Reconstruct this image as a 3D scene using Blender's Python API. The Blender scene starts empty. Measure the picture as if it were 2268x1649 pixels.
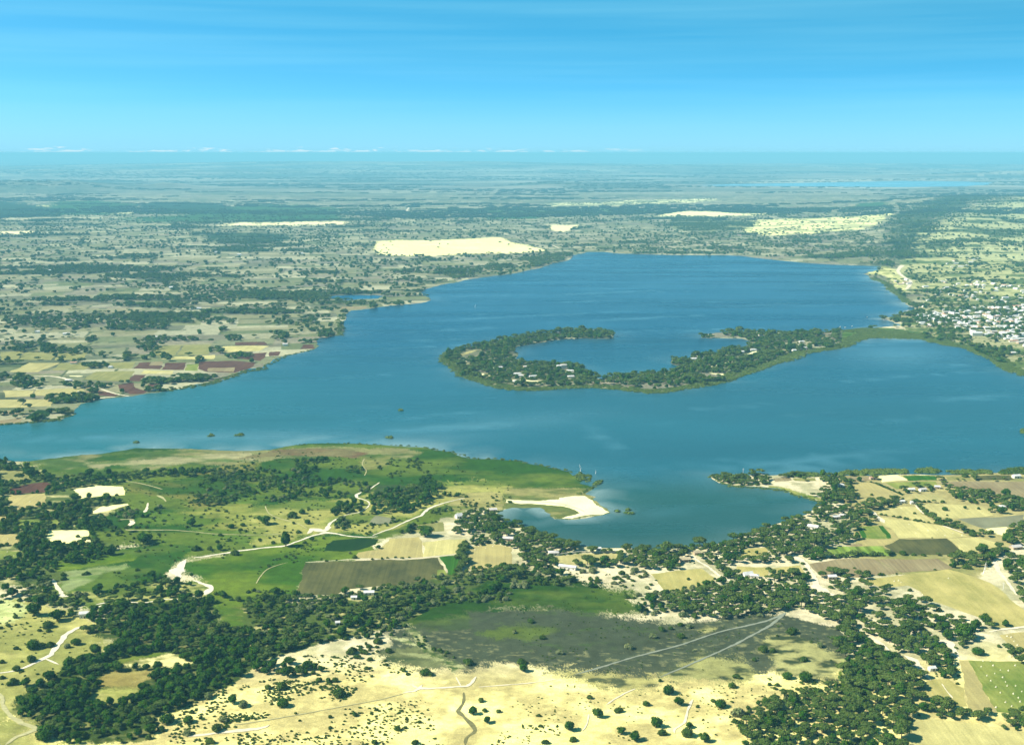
import bpy, math, random
import numpy as np
from mathutils import Vector, geometry
S = bpy.context.scene
C = S.collection
R = math.radians
rng = np.random.default_rng(7)
random.seed(7)

# ------------------------------------------------------------------ camera
H = 400.0
CX, CY, F = 1134.0, 824.5, 2738.0            # picture measured on a 2268 x 1649 grid
HZ = 338.0                                    # eye level in the picture
PITCH = math.atan((CY - HZ) / F)
cam = bpy.data.cameras.new("camera")
co = bpy.data.objects.new("camera", cam); C.objects.link(co)
cam.sensor_width = 36.0
cam.lens = 36.0 * F / 2268.0
cam.clip_start = 1.0; cam.clip_end = 400000.0
co.location = (0, 0, H); co.rotation_euler = (R(90) - PITCH, 0, 0)
S.camera = co

# ------------------------------------------------------------------ sky, sun, exposure
SUN_EL, SUN_AZ = 40.0, 262.0                  # azimuth clockwise from +Y: light comes from the left, a touch behind
w = bpy.data.worlds.new("World"); S.world = w; w.use_nodes = True
nt = w.node_tree; N = nt.nodes; L = nt.links
for n in list(N): N.remove(n)
out = N.new("ShaderNodeOutputWorld"); bg = N.new("ShaderNodeBackground")
sky = N.new("ShaderNodeTexSky"); sky.sky_type = 'NISHITA'; sky.sun_disc = False
sky.sun_elevation = R(SUN_EL); sky.sun_rotation = R(SUN_AZ)
sky.air_density = 1.0; sky.dust_density = 0.3; sky.ozone_density = 1.0; sky.altitude = 1500
tc = N.new("ShaderNodeTexCoord")
mp = N.new("ShaderNodeMapping"); mp.inputs['Scale'].default_value = (1, 1, 5.0); mp.inputs['Location'].default_value = (0, 0, 0.20)
L.new(tc.outputs['Generated'], mp.inputs['Vector'])
nrm = N.new("ShaderNodeVectorMath"); nrm.operation = 'NORMALIZE'
L.new(mp.outputs[0], nrm.inputs[0]); L.new(nrm.outputs[0], sky.inputs['Vector'])
# deepen the blue of the dry-season air: red falls off faster than green and blue
sep = N.new("ShaderNodeSeparateColor"); L.new(sky.outputs[0], sep.inputs[0])
pw = N.new("ShaderNodeMath"); pw.operation = 'POWER'; pw.inputs[1].default_value = 2.2; L.new(sep.outputs[0], pw.inputs[0])
ml = N.new("ShaderNodeMath"); ml.operation = 'MULTIPLY'; ml.inputs[1].default_value = 0.36; L.new(pw.outputs[0], ml.inputs[0])
cmb = N.new("ShaderNodeCombineColor"); L.new(ml.outputs[0], cmb.inputs[0]); 
for ch, gain in ((1, 1.13), (2, 1.06)):
    gm_ = N.new("ShaderNodeMath"); gm_.operation = 'MULTIPLY'; gm_.inputs[1].default_value = gain; L.new(sep.outputs[ch], gm_.inputs[0]); L.new(gm_.outputs[0], cmb.inputs[ch])
# thin high cloud drawn out in level streaks
m2 = N.new("ShaderNodeMapping"); m2.inputs['Scale'].default_value = (1.2, 1.2, 38); m2.inputs['Rotation'].default_value = (0, R(0.6), 0)
L.new(tc.outputs['Generated'], m2.inputs['Vector'])
nz = N.new("ShaderNodeTexNoise"); nz.inputs['Scale'].default_value = 2.2; nz.inputs['Detail'].default_value = 7; nz.inputs['Roughness'].default_value = 0.5
L.new(m2.outputs[0], nz.inputs['Vector'])
rp = N.new("ShaderNodeMapRange"); rp.inputs['From Min'].default_value = 0.38; rp.inputs['From Max'].default_value = 0.72
rp.inputs['To Min'].default_value = 0.0; rp.inputs['To Max'].default_value = 0.22
L.new(nz.outputs['Fac'], rp.inputs['Value'])
mx = N.new("ShaderNodeMix"); mx.data_type = 'RGBA'
mx.inputs['B'].default_value = (1.2, 2.9, 3.5, 1)
L.new(rp.outputs[0], mx.inputs['Factor']); L.new(cmb.outputs[0], mx.inputs['A'])
# a row of small far-off cumulus just above the horizon, on the left half
sx = N.new("ShaderNodeSeparateXYZ"); L.new(tc.outputs['Generated'], sx.inputs[0])
def mrange(src, a, b, c, d, sm=False):
    r = N.new("ShaderNodeMapRange"); r.inputs['From Min'].default_value = a; r.inputs['From Max'].default_value = b
    r.inputs['To Min'].default_value = c; r.inputs['To Max'].default_value = d
    if sm: r.interpolation_type = 'SMOOTHSTEP'
    L.new(src, r.inputs['Value']); return r.outputs[0]
def mth(op, a, b):
    m = N.new("ShaderNodeMath"); m.operation = op
    for i, v in enumerate((a, b)):
        if isinstance(v, float): m.inputs[i].default_value = v
        else: L.new(v, m.inputs[i])
    return m.outputs[0]
m3 = N.new("ShaderNodeMapping"); m3.inputs['Scale'].default_value = (75, 75, 520); L.new(tc.outputs['Generated'], m3.inputs['Vector'])
nc_ = N.new("ShaderNodeTexNoise"); nc_.inputs['Scale'].default_value = 1.0; nc_.inputs['Detail'].default_value = 5; nc_.inputs['Roughness'].default_value = 0.6
L.new(m3.outputs[0], nc_.inputs['Vector'])
thr = mrange(sx.outputs[2], 0.0005, 0.0050, 0.46, 0.66)
cl = mrange(mth('SUBTRACT', nc_.outputs['Fac'], thr), 0.0, 0.06, 0.0, 0.75, True)
cl = mth('MULTIPLY', cl, mrange(sx.outputs[2], 0.0003, 0.0009, 0.0, 1.0, True))
cl = mth('MULTIPLY', cl, mrange(sx.outputs[0], 0.02, 0.14, 1.0, 0.0, True))
cl = mth('MULTIPLY', cl, mrange(sx.outputs[2], 0.004, 0.0062, 1.0, 0.0, True))
mcl = N.new("ShaderNodeMix"); mcl.data_type = 'RGBA'; mcl.inputs['B'].default_value = (2.6, 3.2, 3.4, 1)
mhz = N.new("ShaderNodeMix"); mhz.data_type = 'RGBA'; mhz.inputs['B'].default_value = (.88, 2.25, 2.72, 1)   # dust low in the air
L.new(mrange(sx.outputs[2], 0.0, 0.045, 0.8, 0.0), mhz.inputs['Factor']); L.new(mx.outputs['Result'], mhz.inputs['A'])
L.new(cl, mcl.inputs['Factor']); L.new(mhz.outputs['Result'], mcl.inputs['A'])
# the vault overhead is darker than the band above the horizon
sxyz = N.new("ShaderNodeSeparateXYZ"); L.new(tc.outputs['Generated'], sxyz.inputs[0])
vr = N.new("ShaderNodeMapRange"); vr.inputs['From Min'].default_value = 0.15; vr.inputs['From Max'].default_value = 0.6
vr.inputs['To Min'].default_value = 1.0; vr.inputs['To Max'].default_value = 0.38; L.new(sxyz.outputs[2], vr.inputs['Value'])
vs = N.new("ShaderNodeVectorMath"); vs.operation = 'SCALE'; L.new(mcl.outputs['Result'], vs.inputs[0]); L.new(vr.outputs[0], vs.inputs['Scale'])
L.new(vs.outputs[0], bg.inputs['Color'])
bg.inputs['Strength'].default_value = 0.15
L.new(bg.outputs[0], out.inputs['Surface'])
sl = bpy.data.lights.new("sun", 'SUN'); so = bpy.data.objects.new("sun", sl); C.objects.link(so)
sl.energy = 4.9; sl.angle = R(0.5); sl.color = (1.0, 0.96, 0.84)
az, el = R(SUN_AZ), R(SUN_EL)
sd = Vector((math.sin(az) * math.cos(el), math.cos(az) * math.cos(el), math.sin(el)))
so.rotation_euler = sd.to_track_quat('Z', 'Y').to_euler()
S.view_settings.view_transform = 'Standard'; S.view_settings.look = 'None'
S.view_settings.gamma = 1; S.view_settings.exposure = 1.0
S.render.use_persistent_data = False
S.cycles.max_bounces = 4; S.cycles.diffuse_bounces = 2; S.cycles.glossy_bounces = 2
S.cycles.transmission_bounces = 1; S.cycles.volume_bounces = 0; S.cycles.transparent_max_bounces = 24

# ------------------------------------------------------------------ ground coordinates
cp, sp = math.cos(PITCH), math.sin(PITCH)
def g(x, y):
    """where the line of sight through picture point (x, y) meets level ground"""
    a = (x - CX) / F; b = -(y - CY) / F
    dy = cp + b * sp; dz = -sp + b * cp
    t = H / -min(dz, -1e-4)
    return (a * t, dy * t)
def gv(pts): return np.array([g(x, y) for x, y in pts], dtype=np.float64)
def pix(X, Y, Z=0.0):
    d = Y * cp + (H - Z) * sp
    return CX + F * X / d, CY - F * ((Z - H) * cp + Y * sp) / d
def fr(ox, oy, k):
    return lambda pts: [(ox + p[0] * k, oy + p[1] * k) + tuple(p[2:]) for p in pts]
A1, A2, A3 = fr(0, 286.8, 1/3), fr(756, 286.8, 1/3), fr(1512, 286.8, 1/3)
B1, B2, B3 = fr(0, 669.3, 1/3), fr(756, 669.3, 1/3), fr(1512, 669.3, 1/3)
C1, C2, C3, C4 = fr(0, 988, .25), fr(567.3, 988, .25), fr(1134.6, 988, .25), fr(1700.7, 988, .25)
D1, D2, D3, D4 = fr(0, 1298.4, .25), fr(567.3, 1298.4, .25), fr(1134.6, 1298.4, .25), fr(1700.7, 1298.4, .25)

def tone(c, f=1.0):
    """real-world reflectance for a tone picked by eye: grass and crops are much darker than sand"""
    k = min(1, max(0, (c[1] - c[0]) / c[1] / .38)); lum = (c[0] + c[1]) / 2
    m = (.78 - .38 * k) + (.30 * min(1, max(0, (lum - .42) / .25)))
    if c[1] >= c[0] and lum < .32: m *= .92
    return (c[0] * m * f * (1 - .38 * k), c[1] * m * f, c[2] * m * f * (.70 - .42 * k))

# ------------------------------------------------------------------ noise
def _h(ix, iy, s):
    n = (ix.astype(np.int64) * 374761393 + iy.astype(np.int64) * 668265263 + s * 1442695041) & 0xffffffff
    n = ((n ^ (n >> 13)) * 1274126177) & 0xffffffff
    return ((n ^ (n >> 16)) & 0xffffff) / float(0xffffff)
def vn(x, y, s=0):
    x = np.asarray(x, float); y = np.asarray(y, float)
    ix = np.floor(x); iy = np.floor(y); fx = x - ix; fy = y - iy
    fx = fx * fx * (3 - 2 * fx); fy = fy * fy * (3 - 2 * fy)
    a = _h(ix, iy, s); b = _h(ix + 1, iy, s); c = _h(ix, iy + 1, s); d = _h(ix + 1, iy + 1, s)
    return (a + (b - a) * fx) * (1 - fy) + (c + (d - c) * fx) * fy
def fbm(x, y, scale, octv=4, s=0, gain=0.55):
    x = np.asarray(x, float) / scale; y = np.asarray(y, float) / scale
    t = 0; a = 1; m = 0
    for k in range(octv):
        t = t + a * vn(x, y, s + k * 17); m += a; a *= gain
        x, y = x * 1.93 + y * 0.41 + 3.1, y * 1.93 - x * 0.41 + 7.7
    return t / m
def inside(px, py, poly):
    x0, y0 = poly.min(0); x1, y1 = poly.max(0)
    res = np.zeros(px.shape, bool)
    m = (px >= x0) & (px <= x1) & (py >= y0) & (py <= y1)
    idx = np.nonzero(m)[0]
    if len(idx) == 0: return res
    X = px[idx]; Y = py[idx]; r = np.zeros(len(idx), bool)
    xj, yj = poly[-1]
    for xi, yi in poly:
        if yi != yj:
            c = ((yi > Y) != (yj > Y)) & (X < (xj - xi) * (Y - yi) / (yj - yi) + xi)
            r ^= c
        xj, yj = xi, yi
    res[idx] = r
    return res
def sstep(a, b, v):
    t = np.clip((v - a) / (b - a), 0, 1); return t * t * (3 - 2 * t)

# ------------------------------------------------------------------ relief: low hills far off and the ridge on the right
HILLS = []
def hill(px, py, wid, dep, h, rot=0):
    x, y = g(px, py); HILLS.append((x, y, wid, dep, h, rot))
hill(2110, 500, 520, 1700, 48, -0.30); hill(2230, 462, 900, 1800, 75, -0.3)
hill(55, 420, 900, 700, 95); hill(160, 417, 600, 600, 85); hill(290, 415, 350, 500, 40); hill(375, 415, 300, 400, 55)
hill(1230, 412, 500, 500, 55); hill(1320, 414, 900, 600, 38); hill(2330, 392, 2200, 700, 110)
hill(800, 374, 9000, 4200, 190); hill(1250, 378, 9000, 3600, 120); hill(430, 384, 7000, 3000, 90); hill(1800, 372, 12000, 2600, 100)
def relief(X, Y):
    X = np.asarray(X, float); Y = np.asarray(Y, float); z = np.zeros(X.shape)
    for x, y, a, b, h, r in HILLS:
        dx = X - x; dy = Y - y
        u = dx * math.cos(r) + dy * math.sin(r); v = -dx * math.sin(r) + dy * math.cos(r)
        z = np.maximum(z, h * np.exp(-(u / a) ** 2 - (v / b) ** 2) * (0.75 + 0.5 * fbm(X, Y, max(a, 300) * 0.45, 3, 91)))
    return z * sstep(4200, 5600, Y)

# ------------------------------------------------------------------ mesh and node helpers
def mesh(name, v, f, mats=(), idx=None, smooth=False):
    me = bpy.data.meshes.new(name); me.from_pydata([tuple(p) for p in v], [], f)
    for m in mats: me.materials.append(m)
    if idx is not None: me.polygons.foreach_set('material_index', idx)
    if smooth: me.polygons.foreach_set('use_smooth', [True] * len(f))
    me.update(); return me
def obj(name, me, parent=None, loc=None):
    o = bpy.data.objects.new(name, me); C.objects.link(o)
    if parent: o.parent = parent
    if loc is not None: o.location = loc
    return o
def tag(o, label=None, cat=None, group=None, kind=None):
    if label: o['label'] = label
    if cat: o['category'] = cat
    if group: o['group'] = group
    if kind: o['kind'] = kind
    return o
def node_mat(name):
    m = bpy.data.materials.new(name); m.use_nodes = True
    return m, m.node_tree.nodes, m.node_tree.links, m.node_tree.nodes['Principled BSDF']
def noise_node(N, L, scale, detail=4, rough=.6, stretch=None, coord='Object'):
    t = N.new('ShaderNodeTexCoord'); n = N.new('ShaderNodeTexNoise')
    n.inputs['Scale'].default_value = scale; n.inputs['Detail'].default_value = detail; n.inputs['Roughness'].default_value = rough
    src = t.outputs[coord]
    if stretch:
        m = N.new('ShaderNodeMapping'); m.inputs['Scale'].default_value = stretch[:3]
        if len(stretch) > 3: m.inputs['Rotation'].default_value = (0, 0, stretch[3])
        L.new(src, m.inputs[0]); src = m.outputs[0]
    L.new(src, n.inputs['Vector']); return n
def ranged(N, L, s, a, b, c, d):
    r = N.new('ShaderNodeMapRange'); r.inputs['From Min'].default_value = a; r.inputs['From Max'].default_value = b
    r.inputs['To Min'].default_value = c; r.inputs['To Max'].default_value = d; L.new(s, r.inputs['Value']); return r.outputs[0]
def mulc(N, L, col, fac):
    v = N.new('ShaderNodeVectorMath'); v.operation = 'SCALE'
    if isinstance(col, tuple): v.inputs[0].default_value = col[:3]
    else: L.new(col, v.inputs[0])
    L.new(fac, v.inputs['Scale']); return v.outputs[0]
def mixc(N, L, fac, a, b):
    m = N.new('ShaderNodeMix'); m.data_type = 'RGBA'
    for k, v in (('A', a), ('B', b)):
        if isinstance(v, tuple): m.inputs[k].default_value = (v[0], v[1], v[2], 1)
        else: L.new(v, m.inputs[k])
    if isinstance(fac, float): m.inputs['Factor'].default_value = fac
    else: L.new(fac, m.inputs['Factor'])
    return m.outputs['Result']

# ground: colour of the soil and grass from an attribute, broken up by tufts and pebbles
gm, N, L, P = node_mat('soil_and_grass')
at = N.new('ShaderNodeAttribute'); at.attribute_name = 'Col'
n1 = noise_node(N, L, 0.9, 3, .7); n2 = noise_node(N, L, 0.11, 4, .65); n3 = noise_node(N, L, 0.022, 4, .6)
def mul2(N, L, a, b):
    m = N.new('ShaderNodeMath'); m.operation = 'MULTIPLY'; L.new(a, m.inputs[0]); L.new(b, m.inputs[1]); return m.outputs[0]
f = mul2(N, L, mul2(N, L, ranged(N, L, n1.outputs['Fac'], .3, .7, .70, 1.26), ranged(N, L, n2.outputs['Fac'], .3, .7, .74, 1.22)), ranged(N, L, n3.outputs['Fac'], .3, .7, .86, 1.14))
L.new(mulc(N, L, at.outputs['Color'], f), P.inputs['Base Color'])
P.inputs['Roughness'].default_value = 1.0; P.inputs['Specular IOR Level'].default_value = 0.05

def simple(name, col, rough=.95, var=.25, scale=.3, spec=.1, stretch=None):
    m, N, L, P = node_mat(name)
    n = noise_node(N, L, scale, 5, .65, stretch)
    L.new(mulc(N, L, col, ranged(N, L, n.outputs['Fac'], .28, .72, 1 - var, 1 + var)), P.inputs['Base Color'])
    P.inputs['Roughness'].default_value = rough; P.inputs['Specular IOR Level'].default_value = spec
    return m
def field_mat(name, a, b, rows=0.0, ang=0.0, rowamp=.18):
    """two soil or crop tones in patches, fine tufts, and drill rows at an angle"""
    a = tone(a); b = tone(b)
    m, N, L, P = node_mat(name)
    n = noise_node(N, L, .035, 5, .62, (1, .7, 1, ang)); n2 = noise_node(N, L, .8, 3, .7)
    c = mixc(N, L, ranged(N, L, n.outputs['Fac'], .36, .64, 0, 1), a, b)
    fct = ranged(N, L, n2.outputs['Fac'], .3, .7, .80, 1.2)
    if rows:
        n3 = noise_node(N, L, 1.0, 2, .5, (rows, .004, 1, ang))
        fct = mul2(N, L, fct, ranged(N, L, n3.outputs['Fac'], .35, .65, 1 - rowamp, 1 + rowamp))
    L.new(mulc(N, L, c, fct), P.inputs['Base Color'])
    P.inputs['Roughness'].default_value = 1.0; P.inputs['Specular IOR Level'].default_value = 0.05
    return m
def foliage(name, a, b, c):
    m, N, L, P = node_mat(name)
    oi = N.new('ShaderNodeObjectInfo')
    n = noise_node(N, L, .35, 3, .6)
    k = mixc(N, L, oi.outputs['Random'], a, b)
    k = mixc(N, L, ranged(N, L, n.outputs['Fac'], .40, .68, 0, .8), k, c)
    L.new(k, P.inputs['Base Color']); P.inputs['Roughness'].default_value = 1; P.inputs['Specular IOR Level'].default_value = 0
    return m
M_ACA = foliage('acacia_leaves', (.024, .072, .009), (.068, .114, .020), (.140, .175, .040))
M_BRD = foliage('broad_leaves', (.004, .056, .002), (.028, .094, .006), (.095, .150, .018))
M_BSH = foliage('bush_leaves', (.030, .080, .008), (.060, .105, .014), (.115, .150, .028))
M_PAL = foliage('pale_leaves', (.10, .14, .04), (.16, .19, .07), (.26, .27, .14))
M_REED = foliage('reed_leaves', (.060, .115, .018), (.11, .165, .03), (.16, .20, .05))
M_BARK = simple('bark', (.12, .09, .06), .9, .3, 2)
M_DEAD = simple('bleached_wood', (.75, .72, .66), .8, .15, 2)
M_WALL = simple('limewash', (.72, .68, .58), .9, .12, .4)
M_MUD = simple('mud_wall', (.42, .32, .21), .95, .2, .4)
M_TIN = simple('tin_roof', (.60, .585, .55), .5, .2, .3, .4)
M_TIN2 = simple('weathered_tin', (.50, .46, .42), .6, .2, .5, .4)
M_THATCH = simple('thatch', (.40, .33, .20), 1, .25, .8)
M_RUST = simple('rusty_roof', (.42, .24, .16), .8, .25, .5)
M_SAND = field_mat('white_sand', (.86, .80, .60), (.72, .66, .47))
M_TRACK = simple('pale_earth', (.66, .58, .40), 1, .2, .2)
M_STRAW = simple('dry_stalks', (.72, .66, .46), 1, .2, 1.5)
M_STONE = simple('pale_stone', (.60, .54, .40), .95, .25, .8)
M_DARKW = simple('dark_opening', (.05, .04, .035), .8, .1, 1)

# ------------------------------------------------------------------ the ground sheet
def band(x0, x1, y0, y1): return [(x0, y0), (x1, y0), (x1, y1), (x0, y1)]
SANDC, SAND2 = (.62, .54, .33), (.40, .37, .20)
STRAW, STRAW2 = (.60, .52, .24), (.42, .38, .17)
ZONES = [   # polygon, tone, second tone, edge wander in metres, size of the patches in metres, lean towards the second tone
 ([(-300,1015),(60,1030),(110,1045),(290,1060),(250,1240),(110,1300),(-300,1310)], (.17,.20,.075), (.52,.47,.28), 6, 12, .58),
 ([(90,1290),(300,1285),(480,1285),(490,1345),(380,1350),(200,1345),(90,1325)], (.20,.24,.06), (.42,.41,.18), 5, 14, .52),
 ([(455,1290),(560,1325),(650,1312),(620,1340),(560,1365),(545,1425),(500,1415),(470,1350)], (.17,.23,.04), (.28,.28,.10), 4, 20, .5),
 # marsh and meadow left of centre
 ([(30,1012),(240,990),(300,982),(560,984),(650,974),(720,968),(850,968),(960,972),(1040,994),(1135,1000),(1230,1014),(1330,1040),(1340,1092),(1230,1103),(1130,1112),(1040,1125),(960,1165),(840,1200),(720,1212),(520,1225),(430,1235),(330,1215),(200,1200),(190,1150),(270,1130),(240,1080),(90,1045)],
  (.10,.19,.025), (.20,.24,.045), 9, 60, .42),
 ([(60,1021),(127,1013),(200,1005),(300,997),(430,995),(600,997),(660,992),(760,990),(900,993),(935,1003),(900,1013),(780,1010),(650,1014),(520,1030),(400,1030),(330,1040),(230,1030),(130,1043)],
  (.26,.25,.13), (.15,.20,.07), 5, 30, .45),
 (C1([(1110,28),(1300,15),(1480,15),(1380,30),(1130,35)]), (.07,.14,.03),(.1,.16,.04),3,20,.5),
 (C1([(750,130),(900,90),(1200,65),(1300,70),(1100,120),(800,140)]), (.09,.18,.035),(.14,.2,.05),3,20,.4),
 (C1([(780,150),(900,140),(1300,120),(1500,90),(2268,60),(2268,120),(1700,150),(1300,180),(1200,210),(1000,160),(860,220),(800,200)]), (.36,.33,.22),(.20,.24,.10),5,24,.45),
 (C2([(80,60),(200,25),(700,20),(960,50),(980,90),(880,110),(400,80),(0,100),(-200,110)]), (.17,.10,.06),(.20,.17,.09),4,30,.35),
 (C2([(900,80),(1100,60),(1240,100),(1150,180),(960,230),(930,150)]), (.26,.26,.10),(.15,.20,.05),6,30,.45),
 (C1([(1080,330),(1500,320),(1850,200),(2268,120),(2268,560),(1700,560),(1500,440),(1150,420)]), (.12,.19,.03),(.22,.22,.06),8,50,.42),
 (C1([(1500,600),(1800,560),(2268,440),(2268,900),(2000,840),(1500,700),(1200,690),(1300,620)]), (.30,.31,.085),(.20,.26,.05),8,36,.45),
 (C2([(-60,540),(300,500),(760,460),(1000,420),(1500,330),(2000,280),(2268,330),(2268,430),(1850,470),(1500,560),(1300,700),(1000,790),(640,760),(300,830),(0,900),(-60,700)]), (.38,.37,.13),(.22,.26,.06),7,30,.45),
 (C2([(1700,440),(2100,400),(2268,450),(2268,560),(1850,560),(1700,560)]), (.38,.34,.16),(.2,.24,.07),6,25,.5),
 (C2([(1000,440),(1080,350),(1300,335),(1330,380),(1150,420)]), (.10,.13,.075),(.13,.16,.07),3,30,.5),
 (C3([(-60,360),(300,370),(700,380),(690,430),(780,500),(860,560),(880,600),(780,630),(560,650),(400,670),(300,600),(-60,560)]), (.20,.22,.08),(.33,.30,.14),5,20,.5),
 # meadow round the stream bed
 ([(405,1245),(470,1235),(567,1210),(640,1195),(735,1185),(770,1188),(850,1218),(790,1240),(690,1246),(672,1275),(655,1312),(600,1325),(560,1345),(480,1345),(470,1315),(462,1290),(420,1275)],
  (.155,.245,.018), (.24,.29,.04), 5, 55, .35),
 ([(120,1236),(200,1225),(300,1212),(415,1200),(440,1205),(405,1240),(385,1260),(360,1280),(300,1300),(210,1310),(140,1312),(150,1270)],
  (.10,.19,.03), (.19,.24,.055), 6, 40, .42),
 (C1([(500,1040),(560,995),(900,960),(1240,960),(1200,1010),(1000,1040),(520,1110)]), (.20,.27,.025),(.26,.31,.04),2,30,.4),
 (C1([(560,1110),(1140,1045),(1155,1080),(920,1130),(830,1200),(560,1290)]), (.34,.37,.22),(.25,.31,.13),3,20,.4),
 (C1([(150,1140),(400,1120),(430,1150),(380,1170),(160,1210)]), (.10,.13,.085),(.13,.16,.09),4,20,.5),
 # meadow north of the dark flat
 ([(880,1370),(930,1330),(1000,1290),(1090,1270),(1190,1275),(1330,1290),(1400,1310),(1430,1355),(1300,1365),(1200,1350),(1100,1345),(1020,1370),(940,1400)],
  (.085,.15,.02), (.16,.20,.045), 8, 40, .45),
 ([(830,1440),(870,1400),(930,1372),(1030,1352),(1180,1352),(1330,1362),(1440,1375),(1560,1368),(1700,1358),(1790,1378),(1862,1385),(1880,1420),(1872,1470),(1850,1492),(1790,1470),(1720,1472),(1660,1494),(1560,1506),(1440,1490),(1340,1484),(1220,1478),(1100,1474),(1000,1480),(930,1478),(860,1465)],
  (.086,.096,.082), (.108,.117,.096), 9, 80, .5),
 ([(900,1385),(980,1360),(1080,1345),(1180,1350),(1280,1358),(1380,1372),(1300,1395),(1240,1410),(1150,1420),(1080,1415),(1030,1400),(960,1395)],
  (.14,.17,.06), (.095,.115,.075), 9, 18, .42),
 ([(930,1400),(1100,1385),(1300,1400),(1500,1378),(1740,1362),(1860,1390),(1870,1470),(1700,1460),(1500,1480),(1250,1470),(1000,1465)], (.090,.100,.086),(.27,.27,.17),2,3.0,.60),
 ([(1040,1350),(1240,1352),(1420,1378),(1500,1400),(1400,1440),(1200,1440),(1050,1420)], (.090,.100,.086),(.12,.15,.080),3,6,.60),
 ([(1060,1395),(1160,1380),(1240,1395),(1180,1412),(1100,1415)], (.16,.19,.06),(.10,.13,.05),5,14,.5),
 ([(830,1440),(900,1425),(980,1440),(1010,1470),(960,1480),(880,1470)], (.20,.21,.12),(.11,.13,.08),6,18,.45),
 (D3([(1450,700),(1800,600),(2050,640),(2150,760),(2100,850),(1800,880),(1500,850),(1300,800)]), (.36,.35,.17),(.08,.095,.065),7,9,.48),
 (D3([(1600,370),(1700,340),(1830,360),(1720,400)]), (.42,.40,.20),(.2,.2,.1),3,10,.4),
 (D4([(0,430),(250,440),(500,560),(640,640),(650,820),(300,830),(100,760),(0,620)]), (.42,.40,.21),(.07,.085,.06),6,7,.44),
 (D3([(300,720),(700,740),(1250,760),(1300,820),(1350,900),(1000,920),(600,820)]), (.44,.40,.19),(.11,.12,.08),7,8,.42),
 # dry sandy ground on the left and along the bottom
 ([(-200,1340),(60,1325),(170,1345),(235,1375),(240,1450),(140,1500),(60,1540),(40,1560),(25,1590),(90,1610),(110,1649),(110,1750),(-400,1750)],
  (.50,.46,.20), (.33,.33,.12), 8, 35, .42),
 ([(-100,1330),(40,1330),(60,1360),(30,1385),(-100,1390)], (.55,.57,.33),(.40,.42,.2),6,14,.5),
 (D1([(950,700),(1080,640),(1250,590),(1440,570),(1460,600),(1300,630),(1080,690)]), (.20,.26,.035),(.26,.29,.06),2,20,.4),
 (D1([(860,830),(940,760),(1380,740),(1390,800),(1250,850),(1240,900),(1000,900),(860,880)]), (.30,.24,.09),(.40,.34,.14),3,14,.5),
 (D1([(770,990),(900,910),(1200,900),(1240,950),(1100,1040),(820,1050)]), (.36,.36,.12),(.5,.46,.2),3,8,.5),
 (D1([(500,1370),(800,1330),(1100,1290),(1300,1230),(1350,1330),(1200,1360),(850,1390),(520,1402)]), (.17,.23,.03),(.30,.31,.08),4,14,.5),
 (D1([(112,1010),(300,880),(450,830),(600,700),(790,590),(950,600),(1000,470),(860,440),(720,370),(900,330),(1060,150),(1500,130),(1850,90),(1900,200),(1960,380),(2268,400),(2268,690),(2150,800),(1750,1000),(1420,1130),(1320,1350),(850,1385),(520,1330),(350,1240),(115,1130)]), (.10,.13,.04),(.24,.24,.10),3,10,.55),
 (D1([(950,700),(1080,640),(1250,590),(1440,570),(1460,600),(1300,630),(1080,690)]), (.20,.26,.035),(.26,.29,.06),2,20,.4),
 (D1([(1050,700),(1300,640),(1480,590),(1600,620),(1680,690),(1500,740),(1250,720)]), (.62,.56,.33),(.30,.30,.12),3,7,.5),
 (D1([(860,830),(940,760),(1380,740),(1390,800),(1250,850),(1240,900),(1000,900),(860,880)]), (.30,.24,.09),(.40,.34,.14),3,14,.5),
 (D1([(770,990),(900,910),(1200,900),(1240,950),(1100,1040),(820,1050)]), (.36,.36,.12),(.5,.46,.2),3,8,.5),
 ([(540,1335),(700,1332),(850,1300),(1000,1268),(1150,1252),(1280,1300),(1080,1283),(960,1345),(870,1392),(700,1425),(567,1470),(540,1440)], (.14,.17,.055),(.50,.45,.25),3,9,.60),
 (D2([(1330,360),(1420,400),(1520,500),(1600,560),(1700,640),(1880,700),(1760,760),(1700,700),(1560,620),(1440,530),(1360,450)]), (.42,.42,.26),(.13,.17,.07),3,6,.5),
 (D2([(1230,570),(1500,590),(1650,640),(1760,760),(1700,700),(1560,640),(1300,600)]), (.36,.37,.22),(.15,.16,.10),2,6,.5),
 (D2([(1130,440),(1330,460),(1450,530),(1330,500),(1200,460)]), (.46,.46,.3),(.14,.17,.08),2,6,.5),
 # beyond the bay on the right: pale straw among the fields
 ([(1840,1050),(2400,1045),(2400,1130),(2268,1190),(2170,1280),(2100,1290),(1880,1255),(1900,1160),(1850,1090)], (.44,.38,.21), (.28,.28,.12), 5, 40, .5),
 (C4([(0,345),(120,355),(300,410),(520,480),(540,530),(450,480),(250,440),(100,385),(0,365)]), (.26,.30,.07),(.35,.35,.12),2,8,.5),
 (D4([(680,640),(900,620),(1080,600),(1080,760),(950,900),(820,1100),(700,1140),(720,1000),(640,900)]), (.14,.20,.03),(.22,.27,.05),4,16,.5),
 (D4([(640,640),(670,640),(700,850),(680,850)]), (.45,.46,.22),(.45,.46,.22),1,8,.5),
 # far right shore, town ground
 ([(1990,700),(2030,685),(2060,650),(2110,640),(2300,640),(2300,830),(2230,812),(2170,790),(2090,760),(2010,745)], (.42,.40,.27),(.20,.24,.10),8,30,.42),
 ([(2000,650),(1960,610),(1915,605),(1960,590),(1995,600),(2010,640)], (.62,.58,.34),(.36,.37,.14),6,20,.4),
 ([(2000,575),(2150,570),(2300,590),(2300,660),(2110,650),(2020,650),(1990,600)], (.48,.47,.28),(.20,.24,.10),12,50,.5),
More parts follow.
